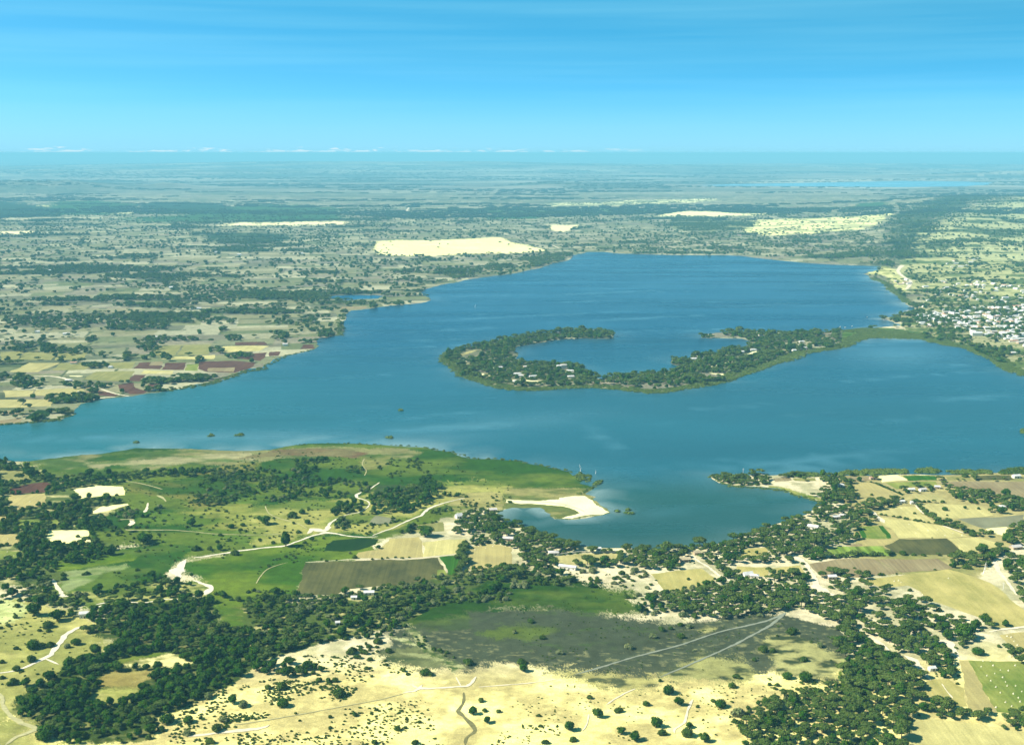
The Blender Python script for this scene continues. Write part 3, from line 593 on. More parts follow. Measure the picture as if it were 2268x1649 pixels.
FIELDS = [
 ('dark', C2([(435,1035),(900,1012),(1610,985),(1665,1090),(1540,1182),(1350,1215),(800,1262),(700,1318),(380,1318),(360,1280),(410,1150)])),
 ('green', C2([(1622,980),(1800,962),(1795,1030),(1750,1140),(1700,1132)])), ('ygreen', C2([(1605,1095),(1668,1092),(1698,1132),(1600,1150)])),
 ('dgreen', C2([(680,832),(900,815),(1085,822),(1060,868),(900,920),(760,932),(600,925)])),
 ('tan', C2([(1180,818),(1440,802),(1472,850),(1480,982),(1000,990),(875,984),(905,940),(1080,915)])),
 ('pale', C2([(1474,850),(1650,828),(1855,818),(1868,870),(1800,950),(1482,980)])),
 ('tan', C2([(1900,892),(2050,862),(2150,870),(2268,895),(2268,1075),(2100,1085),(1840,1100),(1850,1035)])),
 ('olive', C2([(1400,698),(1655,670),(1665,750),(1370,765)])), ('grey', C2([(1062,614),(1240,640),(1185,682),(990,696)])),
 ('straw', C3([(362,975),(600,950),(945,946),(945,1028),(700,1040),(362,1050)])),
 ('dry', C3([(1228,1130),(1450,1100),(1680,1082),(1808,1172),(1740,1225),(1420,1290),(1340,1270),(1290,1210)])),
 ('dry', C3([(1965,932),(2100,905),(2240,895),(2268,950),(2200,985),(2020,985)])),
 ('dry', C3([(1990,1062),(2268,1070),(2268,1158),(2100,1140),(1990,1110)])),
 ('bright', C4([(970,266),(1142,252),(1236,300),(1010,318)])), ('green', C4([(1192,262),(1480,262),(1500,300),(1244,305)])),
 ('ygreen', C4([(1042,322),(1490,309),(1500,355),(1330,350),(1140,380)])), ('tan', C4([(742,332),(905,320),(1185,440),(1140,465),(960,450),(835,432)])),
 ('dgreen', C4([(915,318),(962,318),(1215,425),(1190,436)])), ('straw', C4([(1282,430),(1500,422),(1588,494),(1332,488)])),
 ('brown', C4([(1512,322),(1640,312),(2400,308),(2400,470),(2268,462),(1980,412),(1700,380)])),
 ('dark', C4([(1800,266),(2140,256),(2180,295),(1840,300)])), ('olive', C4([(1572,272),(1778,262),(1790,300),(1600,300)])),
 ('brown', C4([(50,282),(200,276),(212,300),(64,310)])), ('brown', C4([(602,276),(900,270),(908,300),(742,315)])), ('olive', C4([(225,280),(420,280),(430,305),(240,305)])),
 ('pale', C4([(962,592),(1110,532),(1310,537),(1360,602),(1535,688),(1340,660),(1050,613)])),
 ('pale', C4([(1322,507),(1830,517),(1900,535),(1980,590),(2000,610),(1680,637),(1512,628),(1420,600)])),
 ('grey', C4([(1682,642),(2268,604),(2268,655),(2190,708),(1920,728)])), ('bright', C4([(1932,730),(2110,712),(2148,740),(2100,790),(1982,770)])),
 ('pale', C4([(972,622),(1340,667),(1540,702),(1778,800),(1590,810),(1162,813),(1110,742),(1022,700)])),
 ('ygreen', C4([(835,708),(975,703),(1060,815),(878,815)])), ('green', C4([(782,712),(830,712),(872,812),(840,812)])),
 ('green', C4([(978,703),(1018,704),(1094,812),(1062,816)])), ('tan', C4([(1022,706),(1108,742),(1158,813),(1098,813)])),
 ('tan', C4([(800,825),(1155,818),(1028,878),(840,882)])), ('dark', C4([(1030,880),(1162,819),(1586,815),(1748,955),(1600,962),(1300,962),(1108,940)])),
 ('brown', C4([(702,862),(830,864),(838,880),(692,882)])), ('pale', C4([(1592,816),(1850,802),(2040,856),(2058,888),(1880,928),(1752,955)])),
 ('striped', C4([(498,918),(620,886),(1020,882),(1102,972),(700,968),(562,960)])),
 ('brown', C4([(372,1040),(700,992),(938,996),(1168,1118),(1020,1140),(800,1162),(470,1148),(402,1090)])), ('brown', C4([(955,1000),(1500,992),(1638,1080),(1192,1118)])),
 ('dry', [(1905,1283),(1980,1275),(2100,1260),(2175,1283),(2225,1313),(2262,1345),(2300,1375),(2268,1385),(2230,1389),(2200,1388),(2150,1360),(2100,1342),(2060,1330),(2040,1310),(2010,1296),(1950,1300)]),
 ('dry', C4([(0,1082),(280,1052),(340,1130),(120,1140),(30,1150)])),
 ('tan', D4([(2050,430),(2268,402),(2400,400),(2400,640),(2268,628),(2150,560)])), ('ygreen', D4([(1775,652),(2268,662),(2420,680),(2420,1140),(2268,1130),(2032,1110),(1965,1000)])),
 ('tan', D4([(1692,650),(1772,652),(1962,1000),(2028,1110),(1780,1090),(1745,850)])), ('dry', D4([(1362,862),(1450,820),(1600,818),(1735,900),(1770,1060),(1560,1050),(1400,1018),(1312,980)])),
 ('pale', D4([(1280,1146),(1560,1182),(2000,1240),(2400,1290),(2400,1500),(1180,1500),(1212,1300)])),
 ('olive', C1([(0,212),(190,216),(270,285),(150,310),(0,330)])), ('purple', C1([(92,372),(300,325),(420,318),(460,350),(395,408),(85,425)])),
 ('tan', C1([(82,430),(398,415),(408,520),(200,560),(42,570)])), ('bright', C1([(642,382),(860,347),(1085,357),(1110,430),(900,440),(720,462),(700,420)])),
 ('bright', C1([(782,602),(900,532),(1130,507),(1140,520),(1000,560),(860,592)])), ('ygreen', C1([(132,647),(530,650),(532,690),(132,703)])),
 ('bright', C1([(432,745),(640,742),(780,742),(818,850),(600,858),(390,862)])), ('tan', C1([(-100,782),(200,776),(145,875),(-100,870)])),
 ('ygreen', C1([(-100,922),(200,930),(190,990),(-100,1010)])), ('tan', C1([(-80,625),(60,622),(20,680),(-80,690)])),
 ('purple', B1([(920,402),(1005,396),(982,442),(885,440)])), ('brown', B1([(1008,395),(1080,393),(1072,418),(990,420)])), ('purple', B1([(990,420),(1072,418),(1065,444),(984,442)])),
 ('purple', B1([(1102,402),(1240,400),(1220,450),(1072,446)])), ('ygreen', B1([(1242,412),(1322,410),(1310,455),(1228,452)])),
 ('purple', B1([(1332,392),(1560,388),(1700,402),(1658,440),(1560,468),(1380,463),(1318,438)])), ('brown', B1([(1380,437),(1560,432),(1556,462),(1385,460)])),
 ('purple', B1([(1592,347),(1780,332),(1730,388),(1562,370)])), ('purple', B1([(1792,330),(1868,326),(1850,354),(1788,358)])),
 ('purple', B1([(1562,266),(1760,262),(1778,283),(1562,285)])), ('purple', B1([(2012,281),(2088,281),(2092,308),(1992,310)])),
 ('purple', B1([(892,481),(970,482),(930,526),(852,520)])), ('purple', B1([(782,548),(890,532),(898,568),(978,590),(955,606),(862,610),(792,575)])),
 ('purple', B1([(982,546),(1058,541),(1058,568),(972,580)])), ('purple', B1([(642,582),(788,617),(760,624),(652,620)])), ('brown', B1([(570,562),(640,556),(640,598),(572,600)])),
 ('brown', B1([(-60,788),(150,772),(138,800),(-60,812)])), ('brown', B1([(20,722),(130,716),(122,744),(12,745)])), ('dgreen', B1([(252,712),(348,716),(300,768),(164,776)])),
 ('olive', B1([(1032,292),(1220,284),(1165,352),(1002,354)])), ('olive', B1([(1226,284),(1398,281),(1388,348),(1172,352)])), ('pale', B1([(1100,364),(1428,350),(1420,376),(1072,378)])),
 ('pale', B1([(1482,292),(1640,288),(1790,292),(1718,324),(1472,334)])), ('pale', B1([(960,452),(1158,455),(1138,480),(932,474)])),
 ('olive', B1([(642,460),(898,456),(830,528),(700,522),(562,510)])), ('olive', B1([(660,402),(900,396),(870,440),(722,434)])),
 ('olive', B1([(2,332),(168,322),(110,380),(2,385)])), ('olive', B1([(172,332),(388,332),(340,384),(122,380)])), ('olive', B1([(394,336),(598,332),(540,384),(362,385)])),
 ('olive', B1([(402,402),(640,400),(560,448),(342,452)])), ('straw', B1([(192,402),(400,402),(250,463),(62,463)])), ('straw', B1([(240,582),(560,566),(558,620),(220,620)])),
 ('straw', B1([(20,585),(232,584),(210,625),(30,632)])), ('straw', B1([(-60,648),(160,645),(130,698),(-60,704)])), ('straw', B1([(168,645),(350,641),(338,690),(136,700)])),
 ('brown', B2([(0,30),(180,26),(160,42),(0,46)])),
]
for k, (kind, poly) in enumerate(FIELDS):
    P_ = gv(poly); dist = math.hypot(*P_.mean(0))
    sheet('field', ragged(P_, 6, .035, 2.2, k), .06 + .004 * (k % 9) + (.03 if dist > 1500 else 0), FM[kind])
gtrim = sheet('sand_spit', ragged(gv(C3([(-60,470),(100,478),(250,484),(420,470),(420,455),(640,440),(690,470),(742,522),(800,545),(860,582),(800,606),(700,606),(620,618),(530,642),(438,640),(480,622),(560,606),(600,590),(560,566),(400,530),(250,516),(80,512),(-60,500)])), 5, .07, 3, 9), .24, M_SAND)

# ------------------------------------------------------------------ roads, paths, stream bed
def strip(name, pts, widths, z, m, seed=0, wob=.42):
    r = random.Random(seed); P_ = gv([(p[0], p[1]) for p in pts])
    Q = []; W = []
    for k in range(len(P_) - 1):
        a, b = P_[k], P_[k + 1]; p0 = P_[max(k - 1, 0)]; p3 = P_[min(k + 2, len(P_) - 1)]
        n = max(2, int(np.hypot(*(b - a)) / 4))
        for j in range(n):
            t = j / n
            Q.append(.5 * ((2 * a) + (b - p0) * t + (2 * p0 - 5 * a + 4 * b - p3) * t * t + (3 * a - p0 - 3 * b + p3) * t ** 3))
            W.append(widths[k] * (1 - t) + widths[min(k + 1, len(widths) - 1)] * t)
    Q.append(P_[-1]); W.append(widths[-1]); Q = np.array(Q)
    W = np.array(W); ar = np.concatenate([[0], np.cumsum(np.hypot(*np.diff(Q, axis=0).T))])
    end = np.minimum(ar, ar[-1] - ar); W = W * np.sqrt(np.clip((end + .3) / np.maximum(W, 1), .05, 1)) * (.8 + .4 * fbm(Q[:, 0], Q[:, 1], 14, 2, 88))
    T = np.gradient(Q, axis=0); T /= np.maximum(np.hypot(T[:, 0], T[:, 1]), 1e-6)[:, None]
    v = []; f = []
    for k in range(len(Q)):
        nx, ny = -T[k, 1], T[k, 0]
        a = W[k] * .34 * (1 + r.uniform(-wob, wob)); b = W[k] * .34 * (1 + r.uniform(-wob, wob))
        v += [(Q[k, 0] + nx * a, Q[k, 1] + ny * a, z), (Q[k, 0] - nx * b, Q[k, 1] - ny * b, z)]
        if k: j = 2 * k; f.append((j - 2, j - 1, j + 1, j))
    me = mesh(name, v, f, [m])
    me.update()
    if me.polygons[0].normal.z < 0: me.flip_normals()
    return tag(obj(name, me), kind='structure')
M_BRIGHT = simple('sunbaked_white_sand', (.66, .60, .44), 1, .2, .35)
M_DUST = simple('grey_dust', (.22, .24, .175), 1, .2, .25)
M_FAINT = simple('trodden_grass', (.40, .37, .18), 1, .25, .3)
M_GULLY = simple('dark_gully', (.16, .15, .06), 1, .35, .3)  # dark olive tone for the gully strip
w_ = lambda n, a: [a] * n
ROADS = [
 ('dirt_road', D1([(-300,790),(0,765),(120,748),(250,705),(370,645),(450,602),(490,550),(540,480),(590,420),(680,370),(750,352)]), [2.5,2.5,3,4,5,6,7,7,7,5,3], M_BRIGHT),
 ('path', D1([(400,640),(450,660),(520,690)]), [2,3,2], M_BRIGHT),
 ('stream_bed', C1([(1650,1000),(1610,1040),(1590,1080),(1560,1110),(1585,1150),(1585,1180)]), [3,11,14,18,10,5], M_BRIGHT),
 ('stream_bed', C1([(1710,1185),(1780,1210),(1840,1235),(1870,1255),(1840,1290),(1810,1315)]), [2,6,8,6,10,12], M_BRIGHT),
 ('dirt_road', C1([(1720,985),(1800,978),(1960,952),(2060,935),(2150,922),(2225,915),(2330,900),(2450,890),(2530,880),(2670,830),(2800,784),(2880,772)]), w_(12, 4.5), M_BRIGHT),
 ('path', C1([(1740,1325),(1620,1350),(1540,1357),(1460,1354),(1310,1382),(1210,1384),(1120,1378),(1040,1374),(950,1384),(850,1402)]), w_(10, 2.6), M_BRIGHT),
 ('path', D1([(905,168),(850,190),(790,225),(750,232)]), [5,4,3,3], M_BRIGHT),
 ('dirt_road', C2([(560,775),(620,765),(700,772),(800,792),(930,805),(1080,800)]), [7,9,6,4,4,2], M_BRIGHT),
 ('sand_patch', C2([(455,775),(500,740),(560,745),(620,740),(640,700)]), [8,14,16,12,6], M_TRACK),
 ('path', C2([(620,750),(650,690),(720,640),(820,602),(900,588),(970,555),(1003,515),(985,485),(940,468),(905,460),(885,440),(905,420),(935,405)]), [6,5,2.5,2,2,2,2.5,2.5,3,4,6,5,3], M_BRIGHT),
 ('path', C2([(1010,380),(1050,350),(1095,320)]), [2.5,2.5,2], M_BRIGHT),
 ('path', C2([(960,260),(975,215),(940,160),(960,110)]), w_(4, 1.6), M_FAINT),
 ('dirt_road', C2([(1030,792),(1120,755),(1200,728),(1300,680),(1380,645),(1460,615),(1490,585),(1540,548),(1640,510),(1750,480),(1850,460)]), [2.5,3,3.5,3.5,4,5,5,5,4,3,2.5], M_BRIGHT),
 ('path', C1([(950,290),(1050,305),(1180,318),(1300,342),(1440,382)]), w_(5, 2.2), M_FAINT),
 ('path', C1([(1050,650),(1180,650),(1140,700),(1120,740),(1300,742),(1500,742),(1700,755),(1900,775),(2268,785),(2500,775)]), [3,3,4,3,3,3,2,2,2,2], M_FAINT),
 ('sand_patch', C1([(1150,655),(1170,680),(1140,710)]), [5,7,4], M_TRACK),
 ('sand_patch', C1([(1390,435),(1440,455),(1470,490)]), [6,6,2], M_FAINT),
 ('sand_patch', C1([(1310,500),(1300,550),(1280,585)]), [2,5,7], M_TRACK),
 ('path', C1([(470,1180),(500,1240),(540,1290),(560,1330),(640,1310)]), [6,5,5,8,5], M_TRACK),
 ('path', C2([(80,530),(110,590),(180,630),(300,665),(380,690),(450,730)]), w_(6, 1.8), M_FAINT),
 ('path', C2([(0,1215),(40,1150),(100,1090),(200,1050),(280,1030)]), w_(5, 1.4), M_FAINT),
 ('path', C2([(435,1028),(700,1012),(900,1000),(1300,995),(1600,975),(1800,950)]), w_(6, 1.8), M_TRACK),
 ('dirt_road', D1([(-200,900),(0,960),(20,1040),(60,1110),(130,1170),(230,1225),(330,1252),(260,1290),(150,1330),(50,1402)]), [4,4,4,4,5,6,8,6,5,4], M_FAINT),
 ('dusty_track', [(1740,1357),(1701.6,1373.4),(1650,1386),(1597,1398),(1545,1415),(1497,1431),(1450,1443),(1410,1453),(1370,1465),(1335,1476),(1300,1486),(1272,1494)], [5,4.5,3.2,3,3,2.8,2.8,2.8,2.8,2.8,2.4,1], M_DUST),
 ('dusty_track', [(1736,1362),(1702,1387),(1668,1405),(1635,1423),(1585,1446),(1535,1468),(1500,1483),(1462,1499)], [4,4,3,3,2.8,2.6,2.4,1], M_DUST),
 ('path', D2([(-600,1330),(-300,1290),(0,1262),(120,1225)]), [4,5,6,2], M_TRACK),
 ('path', D2([(-200,1225),(0,1198),(200,1165),(400,1130),(640,1085),(880,1042),(1100,1000),(1300,950)]), w_(8, 1.3), M_FAINT),
 ('path', D2([(1300,945),(1400,925),(1450,905),(1600,900),(1830,885),(1870,880),(1900,860),(1925,830),(1950,798)]), [2,4,6,3,3,4,4,3,2], M_TRACK),
 ('path', D2([(1815,880),(1790,840),(1770,800)]), w_(3, 2), M_TRACK),
 ('path', D2([(1380,870),(1430,900),(1470,870)]), w_(3, 3), M_TRACK),
 ('path', D3([(-300,890),(-60,872),(200,850),(400,820)]), w_(4, 1.6), M_TRACK),
 ('path', D3([(830,1050),(900,1000),(1000,945),(1090,905)]), w_(4, 2), M_TRACK),
 ('path', D3([(620,1280),(660,1220),(680,1130)]), w_(3, 1.6), M_TRACK),
 ('path', D3([(1440,1300),(1440,1260),(1520,1210),(1560,1080),(1600,1000)]), w_(5, 2.5), M_TRACK),
 ('gully', D2([(1838,935),(1840,980),(1828,1040),(1790,1100),(1840,1150),(1890,1200),(1940,1275),(1900,1310),(1862,1340),(1850,1402)]), [1.5,2.5,4,5,5,5,5.5,4,3.5,3.5], M_GULLY),
 ('dirt_road', C4([(180,960),(260,990),(310,1020),(350,1070),(395,1130),(420,1190),(430,1240),(470,1270),(600,1330)]), [4,10,9,7,6,7,12,16,10], M_TRACK),
 ('dirt_road', C4([(930,578),(960,610),(1010,655),(1030,680)]), [6,6,8,4], M_TRACK),
 ('path', C4([(1300,500),(1320,540),(1380,600)]), w_(3, 3), M_TRACK), ('path', C4([(1540,702),(1640,735),(1740,770)]), w_(3, 4), M_TRACK),
 ('dirt_road', C4([(2120,960),(2060,990),(2015,1020),(2030,1075),(2070,1140),(2120,1200),(2170,1270),(2210,1320)]), [3,4,8,8,5,4.5,4,3], M_TRACK),
 ('path', C3([(1590,960),(1640,1010),(1720,1060),(1800,1120),(1870,1170),(1960,1200)]), w_(6, 4), M_TRACK),
 ('path', C3([(350,968),(600,940),(760,922),(950,918),(985,950),(975,1000)]), [3,3,5,6,5,4], M_SAND),
 ('path', D4([(920,455),(1000,510),(1080,570)]), [6,7,4], M_TRACK), ('path', D4([(1210,610),(1290,650),(1350,720),(1400,790),(1440,830)]), [9,9,8,6,5], M_TRACK),
 ('path', D4([(1540,860),(1580,920),(1640,990)]), w_(3, 1.4), M_TRACK), ('path', D4([(1960,400),(2100,375),(2268,360),(2400,350)]), w_(4, 5), M_TRACK),
 ('path', D4([(1420,400),(1470,470),(1600,500),(1660,590),(1700,640)]), [7,7,10,7,4], M_TRACK),
 ('dirt_road', A3([(1415,540),(1430,580),(1390,600),(1290,660),(1200,680)]), w_(5, 11), M_TRACK),
 ('dirt_road', A3([(1335,690),(1300,720),(1285,745),(1300,780),(1315,805),(1322,840),(1360,860),(1405,872),(1440,890),(1455,905),(1430,935),(1450,965),(1480,985),(1515,1010),(1500,1045),(1480,1062)]), [9,10,9,9,9,12,14,16,16,14,12,10,10,10,10,6], M_TRACK),
 ('dirt_road', A3([(1990,488),(2060,486),(2130,474),(2268,458)]), w_(4, 14), M_TRACK),
 ('dirt_road', A3([(990,582),(1010,560),(1040,540),(1090,528)]), w_(4, 16), M_TRACK),
 ('path', A2([(1030,683),(1110,700),(1240,730),(1340,752)]), w_(4, 5), M_TRACK), ('path', A2([(1400,768),(1450,790)]), w_(2, 6), M_TRACK),
 ('path', A2([(430,548),(440,530),(450,518)]), w_(3, 12), M_TRACK), ('beach', A3([(240,826),(400,828),(560,835),(660,842)]), [4,9,10,5], M_TRACK), ('beach', A3([(780,862),(900,878),(1050,890),(1200,895)]), [3,5,5,4], M_TRACK),
 ('path', B1([(0,500),(150,498),(300,490),(400,500),(480,520),(560,540),(640,565),(760,605),(860,625)]), [4,5,10,8,8,7,6,6,4], M_TRACK),
 ('path', B1([(560,660),(620,645),(700,632),(770,628)]), w_(4, 7), M_TRACK), ('path', B1([(460,490),(550,492)]), w_(2, 16), M_SAND),
 ('path', B1([(1040,470),(1140,468)]), w_(2, 5), M_TRACK),
 ('path', B2([(805,390),(830,412),(860,435),(885,450)]), [3,5,5,3], M_SAND), ('clearing', B2([(1090,515),(1200,518),(1330,528)]), [6,14,6], M_SAND),
 ('clearing', B2([(790,355),(840,335),(900,318)]), [8,22,6], FM['straw']), ('clearing', B2([(885,360),(970,335)]), [14,16], FM['brown']),
 ('clearing', B2([(890,465),(940,480),(990,490)]), [12,14,6], M_SAND), ('clearing', B2([(1470,460),(1530,468)]), [8,8], M_SAND),
 ('clearing', B3([(180,470),(260,480),(350,478)]), [8,20,6], M_SAND), ('clearing', B3([(430,350),(470,335),(490,325)]), [8,20,8], M_SAND),
 ('path', B3([(180,430),(270,408),(350,385),(420,355)]), [5,5,5,5], M_SAND), ('clearing', B3([(890,235),(960,220)]), [8,14], FM['straw']), ('clearing', B3([(560,230),(650,240),(700,250)]), [6,14,6], FM['straw']),
 ('track', C3([(80,478),(250,490),(420,510),(520,535),(600,560),(640,580)]), w_(6, 2.2), M_DUST),
]
for k, (nm, pts, ws, m) in enumerate(ROADS):
    if pts[0][1] < 650: ws = [a * 1.6 for a in ws]
    strip(nm, pts, ws, .26 + .006 * (k % 7) if nm not in ('gully',) else .12, m, k)

# ------------------------------------------------------------------ foliage shapes
def ico():
    t = (1 + 5 ** .5) / 2
    v = [Vector(p).normalized() for p in [(-1,t,0),(1,t,0),(-1,-t,0),(1,-t,0),(0,-1,t),(0,1,t),(0,-1,-t),(0,1,-t),(t,0,-1),(t,0,1),(-t,0,-1),(-t,0,1)]]
    f = [(0,11,5),(0,5,1),(0,1,7),(0,7,10),(0,10,11),(1,5,9),(5,11,4),(11,10,2),(10,7,6),(7,1,8),(3,9,4),(3,4,2),(3,2,6),(3,6,8),(3,8,9),(4,9,5),(2,4,11),(6,2,10),(8,6,7),(9,8,1)]
    nv = list(v); nf = []; mid = {}
    def m(a, b):
        k = (min(a, b), max(a, b))
        if k not in mid: nv.append(((nv[a] + nv[b]) / 2).normalized()); mid[k] = len(nv) - 1
        return mid[k]
    for a, b, c in f:
        x, y, z = m(a, b), m(b, c), m(c, a); nf += [(a, x, z), (b, y, x), (c, z, y), (x, y, z)]
    return nv, nf
ICO = ico()
def crown(name, m, seed, lobes, leaves, leaf, core=.68):
    """lobes (x, y, z, radius, height) of leaf clumps round a dense twiggy middle"""
    r = random.Random(seed); v = []; f = []
    for (x, y, z, a, h) in lobes:
        b = len(v); ph = r.random() * 6
        for p in ICO[0]:
            k = core * (1 + .22 * math.sin(p.x * 4 + ph) * math.cos(p.y * 5 + ph * 2) + r.uniform(-.13, .13))
            v.append((x + p.x * a * k, y + p.y * a * k, z + p.z * h * k))
        f += [tuple(b + i for i in t) for t in ICO[1]]
    tot = sum(l[3] ** 2 for l in lobes)
    for (x, y, z, a, h) in lobes:
        for _ in range(int(leaves * a * a / tot)):
            d = Vector((r.gauss(0, 1), r.gauss(0, 1), r.gauss(.35, 1))).normalized(); k = r.uniform(.70, 1.20)
            c = Vector((x + d.x * a * k, y + d.y * a * k, z + d.z * h * k))
            n = (Vector((d.x / a, d.y / a, d.z / h)).normalized() + Vector((r.gauss(0, .45), r.gauss(0, .45), r.gauss(0, .45)))).normalized()
            u = n.orthogonal().normalized(); u.rotate(__import__('mathutils').Quaternion(n, r.random() * 6.28)); w2 = n.cross(u)
            s = leaf * r.uniform(.6, 1.35); b = len(v)
            v += [tuple(c + u * s * 1.0), tuple(c + w2 * s * .6), tuple(c - u * s * 1.0), tuple(c - w2 * s * .6)]
            f.append((b, b + 1, b + 2, b + 3))
    return mesh(name, v, f, [m])
def tube(v, f, a, b, ra, rb, n=6):
    a = Vector(a); b = Vector(b); d = (b - a).normalized(); u = d.orthogonal().normalized(); w2 = d.cross(u); k = len(v)
    for p, r_ in ((a, ra), (b, rb)):
        for i in range(n):
            q_ = p + (u * math.cos(i * 2 * math.pi / n) + w2 * math.sin(i * 2 * math.pi / n)) * r_; v.append(tuple(q_))
    for i in range(n): f.append((k + i, k + (i + 1) % n, k + n + (i + 1) % n, k + n + i))
def trunk_mesh(name, seed, h, spread, rad=.28, m=None, limbs=4):
    r = random.Random(seed); v = []; f = []
    top = (r.uniform(-.3, .3), r.uniform(-.3, .3), h * .55); tube(v, f, (0, 0, -.3), top, rad * 1.3, rad * .85)
    for i in range(limbs):
        an = i * 6.28 / limbs + r.uniform(-.4, .4); e = (math.cos(an) * spread * r.uniform(.6, 1), math.sin(an) * spread * r.uniform(.6, 1), h * r.uniform(.95, 1.15))
        md = (top[0] + (e[0] - top[0]) * .45, top[1] + (e[1] - top[1]) * .45, top[2] + (e[2] - top[2]) * .6)
        tube(v, f, top, md, rad * .6, rad * .42, 5); tube(v, f, md, e, rad * .42, rad * .12, 5)
    return mesh(name, v, f, [m or M_BARK])
# every kind is modelled near 10 m across
def lob_acacia(r):
    L_ = []
    n = r.randint(5, 8)
    for i in range(n):
        a = i * 6.28 / n + r.uniform(-.4, .4); d = r.uniform(2.0, 3.6)
        L_.append((math.cos(a) * d, math.sin(a) * d, 4.6 + r.uniform(-.5, .7), r.uniform(1.5, 2.5), r.uniform(.85, 1.35)))
    L_.append((0, 0, 5.3, 2.8, 1.4)); return L_
def lob_broad(r):
    L_ = []
    n = r.randint(6, 9)
    for i in range(n):
        a = i * 6.28 / n + r.uniform(-.5, .5); d = r.uniform(1.6, 3.0)
        L_.append((math.cos(a) * d, math.sin(a) * d, r.uniform(2.8, 5.2), r.uniform(1.5, 2.4), r.uniform(1.4, 2.1)))
    L_.append((0, 0, 5.0, 2.6, 2.3)); L_.append((0.3, 0, 2.8, 2.7, 1.8)); return L_
def lob_bush(r):
    L_ = []
    for i in range(r.randint(5, 7)):
        a = r.random() * 6.28; d = r.uniform(1.2, 3.0)
        L_.append((math.cos(a) * d, math.sin(a) * d, r.uniform(1.0, 2.2), r.uniform(1.6, 2.4), r.uniform(1.3, 2.0)))
    L_.append((0, 0, 2.4, 2.9, 2.1)); return L_
def lob_dome(r):
    return [(0, 0, 3.0, 4.4, 3.2)] + [(math.cos(a) * 2.8, math.sin(a) * 2.8, r.uniform(1.8, 3.4), 2.1, 1.8) for a in (0.3, 1.5, 2.6, 3.9, 5.2)]
def lob_reed(r):
    return [(r.uniform(-4, 4), r.uniform(-2.5, 2.5), .5, r.uniform(1.6, 2.8), r.uniform(1.1, 1.9)) for _ in range(6)]
SPEC = {  # name: (material, lobes, near leaf count, trunk height, spread)
 'acacia_tree': (M_ACA, lob_acacia, 950, 4.2, 3.0), 'broadleaf_tree': (M_BRD, lob_broad, 1000, 3.4, 2.0),
 'leafy_bush': (M_BSH, lob_bush, 800, 1.3, 1.8), 'round_tree': (M_BRD, lob_dome, 1100, 1.6, 1.5), 'pale_shrub': (M_PAL, lob_bush, 650, 1.2, 1.8)}
NEAR, LOW = {}, {}
for k, (nm, (m, lf, nl, th_, spd)) in enumerate(SPEC.items()):
    NEAR[nm] = [(crown(nm + '_crown', m, 100 * k + i, lf(random.Random(50 * k + i)), int(nl * 1.35), .56), trunk_mesh(nm + '_trunk', i + k * 9, th_, spd)) for i in range(5)]
    LOW[nm] = []
    for i in range(4):
        o = bpy.data.objects.new(nm + '_clump', crown(nm + '_clump', m, 900 + 100 * k + i, lf(random.Random(70 * k + i)), nl // 2, .74, .72)); LOW[nm].append(o)
LOW['reeds'] = [bpy.data.objects.new('reed_clump', crown('reed_clump', M_REED, 1900 + i, lob_reed(random.Random(i)), 420, .55, .62)) for i in range(4)]
def lob_wood(r): return [(r.uniform(-26, 26), r.uniform(-9, 9), 3.2, r.uniform(4.5, 8), r.uniform(2.6, 4.6)) for _ in range(16)]
M_WOOD = foliage('distant_leaves', (.014, .042, .014), (.028, .055, .020), (.045, .068, .028))
LOW['wood'] = [bpy.data.objects.new('wood_clump', crown('wood_clump', M_WOOD, 2900 + i, lob_wood(random.Random(i)), 900, 1.3, .74)) for i in range(4)]

# ------------------------------------------------------------------ where things grow
class Bag:
    def __init__(s): s.a = []
PL = {k: [] for k in list(SPEC) + ['reeds', 'wood']}      # (x, y, z, size, squash, region)
occ = {}
def free(x, y, d):
    i, j = int(x // 12), int(y // 12)
    for a in (-1, 0, 1):
        for b in (-1, 0, 1):
            for (u, v_, q_) in occ.get((i + a, j + b), ()):
                if (u - x) ** 2 + (v_ - y) ** 2 < ((d + q_) * .5) ** 2: return False
    return True
def put(x, y, d): occ.setdefault((int(x // 12), int(y // 12)), []).append((x, y, d))
FIELDW = [gv(p) for _, p in FIELDS]
for P_ in FIELDW:
    pass
ROADSEG = []
for nm, pts, ws, m in ROADS:
    P_ = gv([(p[0], p[1]) for p in pts])
    for k in range(len(P_) - 1): ROADSEG.append((P_[k], P_[k + 1], max(ws[k], 1.5) / 2 + 1.2))
def mask_out(X, Y, pad=True):
    bad = np.zeros(len(X), bool)
    for P_ in FIELDW: bad |= inside(X, Y, P_)
    bad |= inlake(X, Y)
    for a, b, w2 in ROADSEG:
        d = b - a; l2 = max((d ** 2).sum(), 1e-6); t = np.clip(((X - a[0]) * d[0] + (Y - a[1]) * d[1]) / l2, 0, 1)
        bad |= (X - a[0] - t * d[0]) ** 2 + (Y - a[1] - t * d[1]) ** 2 < (w2 + 1.6) ** 2
    return bad
